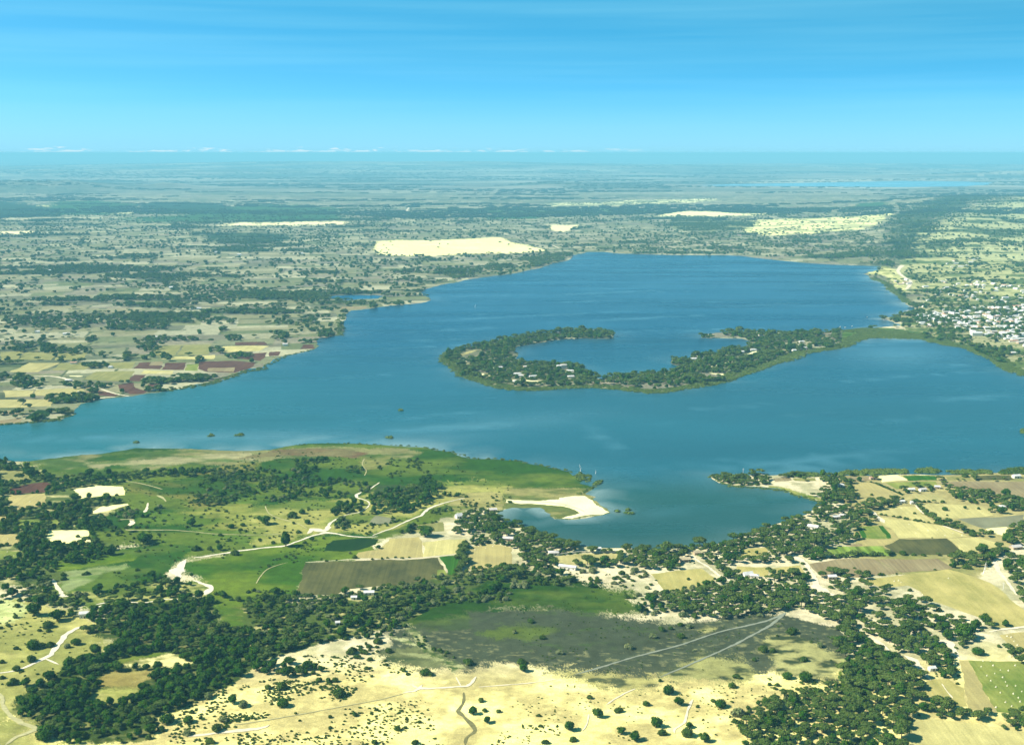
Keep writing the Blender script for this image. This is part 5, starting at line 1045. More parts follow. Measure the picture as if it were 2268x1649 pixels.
grow('marsh thicket', C1([(1700,500),(1720,420),(1830,330),(1820,250),(1900,200),(2268,140),(2268,440),(1900,540),(1750,545)]), 5.7, W3, (4.7, 8.1), .62, 22)
grow('marsh thicket', C2([(0,200),(330,220),(400,120),(640,100),(650,200),(560,270),(960,300),(1050,380),(880,460),(640,470),(520,480),(400,470),(300,500),(250,490),(160,500),(0,410)]), 5.8, {'leafy_bush': .5, 'pale_shrub': .12, 'broadleaf_tree': .38}, (4.3, 8.1), .62, 20)
grow('marsh thicket', C2([(940,470),(1040,440),(1180,390),(1330,380),(1500,290),(1640,350),(1600,420),(1500,430),(1820,430),(1800,480),(1500,540),(1350,590),(1050,595),(1040,530),(940,500)]), 5.3, W1, (5.2, 9.0), .88, 40, sep=.58)
grow('marsh thicket', C2([(660,590),(700,540),(850,510),(960,520),(980,560),(860,590),(700,610)]), 5.3, W1, (5.2, 9.0), .95, 30, sep=.56)
grow('marsh thicket', C2([(640,760),(640,710),(740,640),(900,620),(960,700),(800,740),(720,770)]), 5.8, W3, (4.3, 8.1), .7, 20)
grow('marsh thicket', C2([(1100,180),(1250,90),(1450,110),(1560,240),(1500,300),(1150,290),(1050,200)]), 7.0, {'leafy_bush': 1}, (3.9, 7.2), .4, 18)
grow('marsh thicket', C2([(770,200),(920,180),(960,200),(880,250),(780,230)]), 4.8, W1, (4.3, 7.2), .8, 30)
grow('marsh thicket', C2([(1500,600),(1560,560),(1730,540),(1700,580),(1600,610)]), 5.3, {'leafy_bush': 1}, (4.3, 7.2), .9, 30)
grow('marsh thicket', C2([(980,700),(1300,640),(1450,600),(1200,720),(950,800),(880,780)]), 6.6, {'leafy_bush': 1}, (3.4, 6.3), .7, 16)
grow('marsh thicket', C2([(1800,450),(2268,400),(2268,520),(2000,560),(1760,560)]), 8.8, {'leafy_bush': 1}, (3.4, 7.2), .42, 18)
grow('meadow scrub', C1([(1000,600),(1500,560),(2268,450),(2268,900),(1500,900),(1100,950),(960,850)]), 7.9, {'leafy_bush': 1}, (2.6, 5.4), .30, 18)
grow('meadow scrub', C2([(0,450),(650,480),(560,700),(400,760),(0,850)]), 9.7, {'leafy_bush': 1}, (2.1, 4.5), .28, 18)
grow('meadow scrub', C2([(-200,1250),(100,1000),(380,930),(420,1000),(300,1100),(0,1200)]), 7.0, {'leafy_bush': 1}, (2.6, 5.4), .35, 16)
grow('meadow scrub', D1([(1900,250),(1900,60),(2100,60),(2268,20),(2268,330),(2100,330)]), 7.0, {'leafy_bush': .8, 'broadleaf_tree': .2}, (3.4, 8.1), .4, 18)
grow('sandy village', C2([(-100,1402),(150,1290),(400,1350),(640,1340),(760,1270),(1000,1260),(1350,1230),(1700,1150),(1750,1200),(1500,1300),(1300,1340),(900,1402)]), 6.3, W3, (4.3, 8.6), 0.57, 14)
grow('sandy village', D2([(-60,50),(300,60),(700,20),(900,60),(800,140),(500,150),(300,230),(0,250)]), 6.3, W3, (4.3, 8.6), 0.55, 14)
grow('town', B3([(1540,80),(1700,40),(2268,0),(2400,0),(2400,360),(2100,240),(1700,170)]), 18, {'acacia_tree': .7, 'broadleaf_tree': .3}, (7, 11), .40, 60, skipmask=True)
# islands and their fringes
ISL_W = [(983,788),(1003,774),(1046,768),(1083,758),(1123,749),(1173,741),(1223,736),(1266,731),(1303,729),(1336,734),(1359,739),(1356,750),(1296,749),(1256,751),(1223,753),(1199,759),(1166,764),(1143,769),(1143,779),(1139,794),(1163,798),(1166,804),(1223,804),(1266,809),(1289,811),(1296,823),(1312,830),(1320,838),(1320,852),(1256,851),(1189,856),(1139,855),(1106,850),(1060,838),(1030,824),(1008,808)]
ISL_E = [(1320,842),(1336,838),(1349,833),(1389,833),(1423,828),(1466,823),(1508,817),(1489,806),(1489,793),(1532,793),(1545,786),(1579,784),(1595,776),(1629,773),(1655,764),(1662,756),(1645,750),(1605,749),(1572,749),(1554,748),(1554,741),(1572,739),(1605,736),(1639,736),(1679,734),(1742,738),(1789,734),(1825,736),(1859,731),(1862,750),(1845,766),(1789,774),(1750,782),(1712,796),(1672,812),(1640,822),(1600,836),(1562,847),(1512,854),(1449,862),(1400,856)]
WI = {'acacia_tree': .6, 'broadleaf_tree': .3, 'leafy_bush': .1}
ISLH = [B2([(780,365),(820,325),(920,310),(960,330),(900,375),(830,390)]), B2([(880,455),(960,470),(1010,500),(940,500),(880,480)]), B2([(1090,505),(1250,515),(1430,525),(1300,545),(1120,530)]), B2([(1455,445),(1560,470),(1530,480),(1450,460)])]
grow('crescent island', ISL_W, 7.4, WI, (7.7, 12.6), .93, 60, ISLH, sep=.58)
grow('crescent island', ISL_E, 7.2, WI, (7.7, 12.6), .82, 50, [B3([(170,470),(350,470),(370,490),(200,495)]), B3([(430,355),(500,315),(520,325),(450,365)]), B3([(890,240),(1000,210),(990,240)])], sep=.58)
def fringe(pts, wide, sp=5.5, size=(5, 9), off=0):
    P_ = gv(pts)
    for a, b in zip(P_[:-1], P_[1:]):
        l = np.hypot(*(b - a)); n = max(1, int(l / sp)); nx, ny = -(b - a)[1] / l, (b - a)[0] / l
        for j in range(n):
            p = a + (b - a) * (j + random.random()) / n
            for q_ in range(max(1, int(wide / 5))):
                t = random.uniform(-.25, 1) * wide * (.5 + fbm(p[0], p[1], 60, 2, 3)) + off
                PL['reeds'].append((p[0] + nx * t, p[1] + ny * t, 0, random.uniform(*size), random.uniform(.7, 1.2), 'reeds'))
fringe([(1003,774),(983,788),(984,801),(1003,813),(1023,833),(1056,844),(1106,859),(1139,863),(1189,864),(1256,859),(1309,857),(1373,861),(1416,868),(1449,871),(1512,862),(1562,854),(1612,843),(1645,829),(1679,819),(1712,804),(1745,798),(1759,789),(1789,781),(1845,773),(1879,766),(1899,753),(1925,747)], 26, 3.4, (6, 10))
fringe([(1865,733),(1895,728),(1925,727),(1960,730),(2000,734),(2060,746),(2092,758)], 30, 3.0, (7, 10), -25)
fringe([(1899,753),(1925,747),(1995,749),(2062,751),(2092,763),(2139,769),(2185,789),(2209,803),(2219,813),(2245,824),(2268,832)], 34, 3.2, (7, 10))
for (x0, y0, x1, y1) in ((1890,745,1930,733),(1905,741,1990,735),(1960,743,2060,743)):
    for _ in range(150):
        t = random.random(); X_, Y_ = g(x0 + (x1 - x0) * t, y0 + (y1 - y0) * t + random.uniform(-5, 5)); PL['reeds'].append((X_, Y_, 0, random.uniform(6, 10), 1, 'reeds'))
fringe([(350,867),(433,855),(467,849),(527,828),(583,815)], 14, 5, (6, 9), -6); fringe([(583,813),(633,788),(697,773)], 8, 7, (5, 8), -3)
fringe([(0,942),(60,937),(130,931),(163,919),(163,908)], 14, 6, (6, 9)); fringe([(758,743),(757,713),(763,696)], 12, 8, (6, 9))
fringe([(943,991),(967,997),(1005,1003),(1045,1016),(1092,1016),(1135,1019),(1172,1027),(1210,1033),(1260,1045),(1286,1049)], 5, 6, (3.5, 7))
fringe([(1286,1050),(1300,1057),(1292,1066)], 9, 3, (5, 8)); fringe([(1285,1095),(1300,1086),(1316,1078),(1322,1072)], 3, 4, (4, 7)); fringe([(1316,1078),(1330,1068)], 2, 6, (3, 6))
fringe([(1572,1053),(1622,1077),(1701,1081),(1738,1086),(1776,1100),(1821,1112),(1830,1118)], 6, 3.2, (4, 7), -3)
fringe([(1090,1148),(1095,1140),(1112,1131)], 4, 5, (3.5, 6)); fringe([(650,985),(750,981),(900,987),(943,991)], 2, 9, (3, 6))
fringe([(2005,670),(1989,653),(1969,640),(1965,630),(1929,615)], 18, 5, (6, 10), -12)
# far plain: trees along hedges and in small woods
def clear_of_water(X, Y):
    b = inlake(X, Y)
    for poly, *_ in FARZ[:8]: b |= inside(X, Y, gv(poly))
    for P_ in FIELDW: b |= inside(X, Y, P_)
    b |= inside(X, Y, gv(pond)) | inside(X, Y, gv(farlake))
    for a, c, w2 in ROADSEG:
        if a[1] < 1700: continue
        d = c - a; l2 = max((d ** 2).sum(), 1e-6); t = np.clip(((X - a[0]) * d[0] + (Y - a[1]) * d[1]) / l2, 0, 1)
        b |= (X - a[0] - t * d[0]) ** 2 + (Y - a[1] - t * d[1]) ** 2 < (w2 * 1.6 + 5) ** 2
    return ~b
n_ = 700000; Y_ = 350 + 8650 * rng.random(n_); X_ = (rng.random(n_) * 2 - 1) * Y_ * .66
px_, py_ = pix(X_, Y_)
edge_ = (px_ < -90) | (px_ > 2370)
ok = ((py_ < 935) & (px_ < 1400) & (py_ > 440)) | ((px_ >= 1400) & (py_ < 860) & (py_ > 440)) | edge_; X_, Y_, px_, py_ = X_[ok], Y_[ok], px_[ok], py_[ok]
h_, e_, keep_ = cells(X_, Y_); wn = woods(X_, Y_); pr = rng.random(len(X_))
lone = fbm(X_, Y_, 140, 3, 19)
near_ = (py_ > 735) & (px_ > -90) & (px_ < 2370)
ok = (keep_ & (e_ < 3.6) & (pr < .75) & (lone > np.where(near_, .50, .43))) | (wn > .655) & (pr < .5) & ~near_ | (lone > .60) & (pr < .03) | (pr < .004)
ok &= clear_of_water(X_, Y_)
for poly in (ISL_W, ISL_E, [(1865,730),(2060,735),(2120,765),(2050,765),(1890,765)]): ok &= ~inside(X_, Y_, gv(poly))
X_, Y_ = X_[ok], Y_[ok]
perm = rng.permutation(len(X_))[:56000]
zz = relief(X_[perm], Y_[perm])
for x, y, z in zip(X_[perm], Y_[perm], zz):
    PL['acacia_tree' if random.random() < .65 else 'broadleaf_tree'].append((x, y, z, random.uniform(8, 14.5), random.uniform(.8, 1.1), 'far plain'))
for poly, cnt in ((FARZ[3][0], 300), (FARZ[1][0], 250), (FARZ[0][0], 12), (FARZ[18][0], 900), (FARZ[20][0], 1500), (FARZ[21][0], 500), ([(1560,512),(1700,524),(1900,520),(1950,540),(1960,575),(1800,568),(1600,560),(1400,560),(1300,552),(1260,556)], 900), ([(1180,570),(1256,560),(1280,566),(1200,590),(1080,608),(960,628),(1000,600)], 500)):
    P_ = gv(poly); c = 0
    for _ in range(cnt * 6):
        x = rng.uniform(P_[:, 0].min(), P_[:, 0].max()); y = rng.uniform(P_[:, 1].min(), P_[:, 1].max())
        if inside(np.array([x]), np.array([y]), P_)[0] and fbm(x, y, 120, 3, 8) > .46 and not inl1(x, y):
            PL['acacia_tree'].append((x, y, float(relief(x, y)), random.uniform(9, 15), .9, 'far plain')); c += 1
            if c >= cnt: break
# named woods of the left plain
for cx_, cy_, rx_, ry_, cnt in ((400,632,150,14,260),(480,648,90,14,330),(120,712,110,18,520),(310,712,80,22,520),(200,622,70,8,80),(60,770,60,10,150),(150,778,60,8,140),(330,765,30,14,120),(380,752,60,6,110),(480,712,40,8,90),(640,716,60,5,70),(700,668,60,6,90),(760,640,50,5,60),(840,560,50,6,60),(30,838,45,8,90),(60,855,40,6,60),(190,857,50,5,60),(355,845,40,5,70),(430,838,50,6,110),(560,828,1,1,1),(160,885,60,7,150),(210,812,30,5,50),(350,790,30,5,40),(530,790,30,5,60),(480,777,20,6,40),(520,750,20,6,50),(620,745,20,8,60),(717,742,20,8,70),(1240,566,60,4,60),(1450,560,60,4,90),(900,628,60,5,70),(830,672,90,4,120),(2050,610,50,18,160),(2100,660,60,14,120),(2100,745,60,14,160),(2190,780,50,14,160),(2040,700,30,12,120)):
    for _ in range(int(cnt * .4)):
        a = random.random() * 6.28; d = math.sqrt(random.random()); X0, Y0 = g(cx_ + math.cos(a) * d * rx_, cy_ + math.sin(a) * d * ry_ + (random.random() - .5) * 3)
        if inl1(X0, Y0): continue
        PL['acacia_tree' if random.random() < .6 else 'broadleaf_tree'].append((X0, Y0, float(relief(X0, Y0)), random.uniform(8, 13), .95, 'far plain'))
n_ = 90000
Y_ = 7500 * (60000 / 7500) ** rng.random(n_); X_ = (rng.random(n_) * 2 - 1) * Y_ * .47
wn = fbm(X_ * .3, Y_ * .8, 420, 4, 31)
ok = (wn > .56) & clear_of_water(X_, Y_); X_, Y_ = X_[ok][:14000], Y_[ok][:14000]
for x, y, z in zip(X_, Y_, relief(X_, Y_)): PL['wood'].append((x, y, z, 10 * random.uniform(.5, 1.3), 1, 'far woods'))
# low scrub dotted over the sand
SCR = []
def scrub(poly, n, size=(1.4, 3.2), cl=25, q=.35):
    P_ = gv(poly); x0, y0 = P_.min(0); x1, y1 = P_.max(0)
    x = rng.uniform(x0, x1, n * 4); y = rng.uniform(y0, y1, n * 4); m = inside(x, y, P_) & (fbm(x, y, cl, 3, 71) + .25 * (rng.random(len(x)) - .5) > .5 - (q - .35)) & ~mask_out(x, y)
    for a, b in list(zip(x[m], y[m]))[:n]: SCR.append((a, b, 0, random.uniform(*size), random.uniform(.6, 1), 'scrub'))
scrub(D2([(-300,900),(0,800),(600,850),(900,900),(800,1000),(300,1150),(-300,1250)]), 520, (1.2, 3.2)); scrub(D2([(-300,1180),(600,1100),(1500,1000),(1700,1402),(1900,1500),(-300,1500)]), 560, (1.0, 2.8))
scrub(D3([(0,1200),(400,1260),(500,1402),(500,1500),(-300,1500)]), 160, (1, 2.5)); scrub(D1([(1700,950),(2268,800),(2268,1500),(1500,1500),(1500,1300)]), 260, (1.2, 3.2)); scrub(D1([(0,100),(500,300),(900,560),(450,820),(0,1000)]), 120, (1, 3))
scrub(D3([(0,850),(1200,900),(2268,850),(2268,1200),(1500,1402),(0,1402)]), 200, (.9, 2.0)); scrub(D2([(300,600),(900,620),(1500,760),(900,860),(500,700)]), 150, (1.2, 3)); scrub(D3([(0,100),(1200,200),(2200,260),(2268,700),(1200,800),(0,700)]), 260, (.9, 2.2))
scrub(C2([(0,0),(2268,200),(2268,560),(1200,700),(0,900)]), 420, (1.2, 3.5)); scrub(C1([(1000,300),(2268,100),(2268,900),(1200,1300),(800,1000)]), 420, (1.2, 3.5)); scrub(C2([(0,900),(800,850),(400,1300),(0,1300)]), 140, (1.2, 3))
scrub([(1240,1255),(1640,1250),(1900,1290),(2060,1380),(2000,1560),(1700,1640),(1600,1560),(1850,1480),(1700,1370),(1300,1330)], 420, (1.2, 3.5)); scrub([(1080,1160),(1700,1220),(1900,1100),(1880,1240),(1300,1260),(1080,1250)], 420, (1.2, 3.5)); scrub(D4([(0,800),(650,850),(700,1402),(-200,1402)]), 260, (1.2, 3.2))
scrub(D4([(1250,500),(1700,640),(1700,820),(1300,900)]), 90, (1, 2.5)); scrub(B3([(1500,100),(2268,60),(2268,420),(1700,260)]), 250, (3, 6))

# ------------------------------------------------------------------ trees as things, the rest as one mass of each kind
LOOK = {'acacia_tree': 'flat-topped dark acacia', 'broadleaf_tree': 'dark broad-crowned tree', 'leafy_bush': 'olive green bush', 'pale_shrub': 'pale silvery shrub', 'round_tree': 'dome-shaped dark tree'}
CAT = {'acacia_tree': 'tree', 'broadleaf_tree': 'tree', 'leafy_bush': 'bush', 'pale_shrub': 'shrub', 'round_tree': 'tree'}
REG = {'dark grove': 'the big grove at lower left', 'middle belt': 'the belt below the ploughed field', 'flat edge': 'the edge of the dark grey flat',
 'south shore': 'the woods on the near bay shore', 'shore trees': 'the wooded spit across the bay', 'right belt': 'the belt right of the flat', 'meadow trees': 'the meadow above the dark flat',
 'far right trees': 'the groves between right-hand plots', 'hedges': 'a hedge line between farm plots', 'left woods': 'the woods between small left plots',
 'marsh thicket': 'the thickets on the green marsh', 'meadow scrub': 'the open green meadow', 'sandy village': 'the sandy strip below the ploughed field', 'crescent island': 'the crescent island in the lake', 'far plain': 'the far plain', 'town': 'the lakeside town on the right', }
def make_tree(kind, x, y, z, s, sq, label, group, rot=None, var=None):
    k = s / 10.0; cm, tm = NEAR[kind][random.randrange(5) if var is None else var]
    o = bpy.data.objects.new(kind, None); o.empty_display_size = .5; C.objects.link(o)
    o.location = (x, y, z); o.rotation_euler = (0, 0, random.random() * 6.28 if rot is None else rot); u_ = random.uniform(.84, 1.18); o.scale = (k * u_, k / u_, k * sq)
    tag(o, label, CAT[kind], group)
    for nm, me_ in (('trunk', tm), ('crown', cm)):
        c = bpy.data.objects.new(nm, me_); C.objects.link(c); c.parent = o
    return o
ORD = ['first','second','third','fourth','fifth','sixth','seventh','eighth','ninth','tenth','eleventh','twelfth','thirteenth','fourteenth','fifteenth','sixteenth','seventeenth','eighteenth','nineteenth','twentieth']
def ordinal(n):
    if n < 20: return ORD[n]
    t = {2: 'twenty', 3: 'thirty', 4: 'forty', 5: 'fifty'}[(n + 1) // 10]; u = (n + 1) % 10
    return t + '-' + ORD[u - 1] if u else {20: 'twentieth', 30: 'thirtieth', 40: 'fortieth', 50: 'fiftieth'}[n + 1]
ZL = {'plain': 'alone on the pale yellow plain', 'flat': 'alone on the dark grey flat', 'straw': 'by the straw plots at the lower right', 'sand': 'on the sandy slope at the lower left',
      'edge': 'on sand beside the dark grove', 'marsh': 'alone on the green marsh', 'fields': 'among the farm plots by the bay'}
byz = {}
for t in ISO: byz.setdefault((t[4], t[3]), []).append(t)
for (zone, kd), lst in byz.items():
    lst.sort(key=lambda t: t[5])
    for i, (x, y, s, k, zn, a) in enumerate(lst):
        lab = LOOK[kd] + ' ' + ZL[zone] + (', ' + ordinal(i) + ' from the left' if len(lst) > 1 else '')
        make_tree(kd, x, y, 0, s, random.uniform(.9, 1.15), lab, 'lone trees and bushes on open ground')
x, y = g(TALL[0] - .5, TALL[1] + 38 * .25 + 8)
make_tree('broadleaf_tree', x, y, 0, 12.5, 1.75, 'tall lone tree with a bare lower trunk beside the white road', None, 0.4, 1)
nind = {k: 0 for k in SPEC}
for t in ISO: nind[t[3]] += 1
STUFF = {}
for kd, lst in PL.items():
    if kd in SPEC:
        A = []
        for t in lst:
            px1, py1 = pix(t[0], t[1])
            A.append((-(t[3] / math.hypot(math.hypot(t[0], t[1]), H)) if (0 < px1 < 2268 and py1 < 1655) else 1, t))
        A.sort(key=lambda q_: q_[0]); n = max(0, 296 - nind[kd]); ind = [t for s_, t in A[:n] if s_ < 0]; rest = [t for s_, t in A if t not in set(ind)] if False else [t for s_, t in A[len(ind):]]
        groups = {}
        for t in ind: groups.setdefault(t[5], []).append(t)
        for reg, ts in groups.items():
            xs = np.array([pix(t[0], t[1]) for t in ts]); q1 = np.quantile(xs[:, 0], [.33, .67]); q2 = np.quantile(xs[:, 1], [.33, .67])
            for t, (a, b) in zip(ts, xs):
                hx = 'left' if a < q1[0] else ('right' if a > q1[1] else 'middle'); hy = 'near' if b > q2[1] else ('far' if b < q2[0] else 'central')
                lab = LOOK[kd] + ' in ' + REG[reg] + (', ' + hy + ' ' + hx if len(ts) > 12 else '')
                make_tree(kd, t[0], t[1], t[2], t[3], t[4], lab, lab[:0] + CAT[kd] + 's in ' + REG[reg] + (', ' + hy + ' ' + hx if len(ts) > 12 else ''))
        STUFF[kd] = rest
    else: STUFF[kd] = lst
def scatter(name, pts, protos, mat_key=None):
    if not pts: return
    col = bpy.data.collections.new(name + '_kinds')
    for o in protos: col.objects.link(o)
    me = bpy.data.meshes.new(name); n = len(pts); A = np.array([(p[0], p[1], p[2]) for p in pts], dtype=np.float32)
    me.vertices.add(n); me.vertices.foreach_set('co', A.ravel())
    a = me.attributes.new('scl', 'FLOAT_VECTOR', 'POINT'); uu = rng.uniform(.82, 1.2, n); s = np.array([(p[3] / 10, p[3] / 10, p[3] / 10 * p[4]) for p in pts], dtype=np.float32); s[:, 0] *= uu; s[:, 1] /= uu; a.data.foreach_set('vector', s.ravel())
    a = me.attributes.new('rot', 'FLOAT_VECTOR', 'POINT'); r = np.zeros((n, 3), dtype=np.float32)
    r[:, 2] = rng.random(n) * (6.28 if name != 'distant_woodland' else .5); a.data.foreach_set('vector', r.ravel())
    o = tag(obj(name, me), kind='stuff')
    ng = bpy.data.node_groups.new(name, 'GeometryNodeTree')
    ng.interface.new_socket('Geometry', in_out='INPUT', socket_type='NodeSocketGeometry'); ng.interface.new_socket('Geometry', in_out='OUTPUT', socket_type='NodeSocketGeometry')
    N_, L_ = ng.nodes, ng.links
    gi = N_.new('NodeGroupInput'); go = N_.new('NodeGroupOutput'); mp_ = N_.new('GeometryNodeMeshToPoints'); ip = N_.new('GeometryNodeInstanceOnPoints')
    ci = N_.new('GeometryNodeCollectionInfo'); ci.inputs['Collection'].default_value = col; ci.inputs['Separate Children'].default_value = True; ci.inputs['Reset Children'].default_value = True
    ip.inputs['Pick Instance'].default_value = True
    na = N_.new('GeometryNodeInputNamedAttribute'); na.data_type = 'FLOAT_VECTOR'; na.inputs['Name'].default_value = 'scl'
    nb_ = N_.new('GeometryNodeInputNamedAttribute'); nb_.data_type = 'FLOAT_VECTOR'; nb_.inputs['Name'].default_value = 'rot'
    L_.new(gi.outputs[0], mp_.inputs['Mesh']); L_.new(mp_.outputs[0], ip.inputs['Points']); L_.new(ci.outputs[0], ip.inputs['Instance'])
    L_.new(na.outputs['Attribute'], ip.inputs['Scale']); L_.new(nb_.outputs['Attribute'], ip.inputs['Rotation'])
    L_.new(ip.outputs[0], go.inputs[0])
    md = o.modifiers.new('plants', 'NODES'); md.node_group = ng
    return o
for kd, nm in (('acacia_tree', 'acacia_woodland'), ('broadleaf_tree', 'broadleaf_woodland'), ('leafy_bush', 'bush_thicket'), ('pale_shrub', 'pale_thicket'), ('round_tree', 'round_thicket'), ('reeds', 'reeds'), ('wood', 'distant_woodland')):
    scatter(nm, STUFF[kd], LOW[kd])
LOWS = [bpy.data.objects.new('scrub_clump', crown('scrub_clump', M_BSH, 3900 + i, lob_bush(random.Random(i)), 150, 1.2, .74)) for i in range(3)]
scatter('low_scrub', SCR, LOWS)

# ------------------------------------------------------------------ houses
def box(v, f, x0, x1, y0, y1, z0, z1):
    k = len(v); v += [(x0,y0,z0),(x1,y0,z0),(x1,y1,z0),(x0,y1,z0),(x0,y0,z1),(x1,y0,z1),(x1,y1,z1),(x0,y1,z1)]
    f += [(k,k+3,k+2,k+1),(k+4,k+5,k+6,k+7),(k,k+1,k+5,k+4),(k+1,k+2,k+6,k+5),(k+2,k+3,k+7,k+6),(k+3,k,k+4,k+7)]
def walls_mesh(name, lx, ly, h, m, gable=0):
    v, f = [], []; box(v, f, -lx/2, lx/2, -ly/2, ly/2, -.3, h)
    if gable:
        for s_ in (-1, 1):
            k = len(v); v += [(s_*lx/2, -ly/2, h), (s_*lx/2, ly/2, h), (s_*lx/2, 0, h+gable)]; f.append((k, k+1, k+2))
    return mesh(name, v, f, [m])
def roof_mesh(name, lx, ly, h, rise, m, t=.12, o=.5, hip=False):
    v, f = [], []; a, b = lx/2 + o, ly/2 + o; e = h - rise * o / (ly/2); r = max(0.01, a - b) if hip else a
    for dz in (0.03, t + .03):
        v += [(-a,-b,e+dz),(a,-b,e+dz),(a,b,e+dz),(-a,b,e+dz),(-r,0,h+rise+dz),(r,0,h+rise+dz)]
    T = [(0,1,5,4),(2,3,4,5)] + ([(1,2,5),(3,0,4)] if hip else [])
    for q_ in T: f.append(tuple(i + 6 for i in q_)); f.append(tuple(reversed(q_)))
    edge = [0,1,2,3] if hip else None
    loop = [(0,1),(1,2),(2,3),(3,0)] if hip else [(0,1),(1,5),(5,2),(2,3),(3,4),(4,0)]
    for i, j in loop: f.append((i, j, j + 6, i + 6))
    return mesh(name, v, f, [m])
def panel(name, w2, h2, m, t=.06):
    v, f = [], []; box(v, f, -w2/2, w2/2, -t, 0, 0, h2); return mesh(name, v, f, [m])
DOOR = panel('door', 1.1, 2.0, M_DARKW); WIN = panel('window', 1.0, .9, M_DARKW)
def house(x, y, lx, ly, h, rise, wm_, rmat, rot, label, group=None, hip=False, parts=True, z=0, name='house', cat='house'):
    o = bpy.data.objects.new(name, None); o.empty_display_size = .5; C.objects.link(o); o.location = (x, y, z); o.rotation_euler = (0, 0, rot)
    tag(o, label, cat, group)
    obj('wall', walls_mesh('wall', lx, ly, h, wm_, 0 if hip else rise), o); obj('roof', roof_mesh('roof', lx, ly, h, rise, rmat, hip=hip), o)
    if parts:
        d = obj('door', DOOR, o); d.location = (lx * .12, -ly/2 - .003, 0)
        n = max(1, int(lx / 3.5))
        for i in range(n):
            u = -lx/2 + lx * (i + .5) / n
            if abs(u - lx * .12) < 1.2: continue
            q_ = obj('window', WIN, o); q_.location = (u, -ly/2 - .003, 1.1)
    return o
for fn, x, y, lx, ly, h, rise, wm_, rm_, rot, lab in HS:
    X0, Y0 = at(fn, x, y); put(X0, Y0, lx)
    house(X0, Y0, lx, ly, h, rise, wm_, rm_, rot, lab, hip=random.random() < .25, parts=Y0 < 1700)
# the lakeside town: one house after another, small in the picture, so one mesh each
def small_house(lx, ly, h, rise, wm_, rm_, hip):
    v, f = [], []; box(v, f, -lx/2, lx/2, -ly/2, ly/2, -.3, h)
    a, b = lx/2 + .5, ly/2 + .5; r = max(.01, a - b) if hip else a; k = len(v); nb_ = len(f)
    v += [(-a,-b,h-.1),(a,-b,h-.1),(a,b,h-.1),(-a,b,h-.1),(-r,0,h+rise),(r,0,h+rise)]
    f += [(k,k+1,k+5,k+4),(k+2,k+3,k+4,k+5),(k+1,k+2,k+5),(k+3,k,k+4),(k,k+3,k+2,k+1)]
    return mesh('town_house', v, f, [wm_, rm_], [0] * nb_ + [1] * 5)
TH = [small_house(random.uniform(9, 18), random.uniform(6, 9), random.uniform(2.8, 4), random.uniform(1, 1.8), random.choice([M_WALL, M_WALL, M_MUD]), m_, random.random() < .4) for m_ in (M_TIN, M_TIN, M_TIN, M_TIN, M_TIN2, M_TIN2, M_RUST, M_TIN)]
TOWN = [(B3([(1560,85),(1700,60),(1900,40),(2268,20),(2350,20),(2350,330),(2268,300),(2100,230),(1950,215),(1850,195),(1720,170),(1600,160),(1550,140)]), 215, 'packed into the lakeside town on the right'),
        (A3([(1580,1040),(1750,1000),(2000,1010),(2268,1040),(2268,1243),(1700,1243),(1560,1160)]), 60, 'spread along the slope above the lakeside town'),
        (A3([(1400,1000),(1500,990),(1510,1040),(1440,1060)]), 6, 'by the far shore road'), (A3([(380,690),(450,700),(430,720),(370,715)]), 4, 'on the pale ground behind the lake'),
        (A3([(1700,880),(1950,860),(2000,900),(1800,930)]), 12, 'on the glaring slope at the far right')]
for poly, cnt, ph in TOWN:
    P_ = gv(poly); c = 0
    for _ in range(cnt * 60):
        x = rng.uniform(P_[:, 0].min(), P_[:, 0].max()); y = rng.uniform(P_[:, 1].min(), P_[:, 1].max())
        if not inside(np.array([x]), np.array([y]), P_)[0] or inl1(x, y) or not free(x, y, 15): continue
        put(x, y, 15); o = obj('town_house', random.choice(TH)); o.location = (x, y, float(relief(x, y))); o.rotation_euler = (0, 0, random.choice([0, 1.57]) + random.uniform(-.4, .4) + .15)
        a = 1.0; o.scale = (a, a, a)
        tag(o, 'small pale tin-roofed house ' + ph, 'house', 'small houses ' + ph); c += 1
        if c >= cnt: break

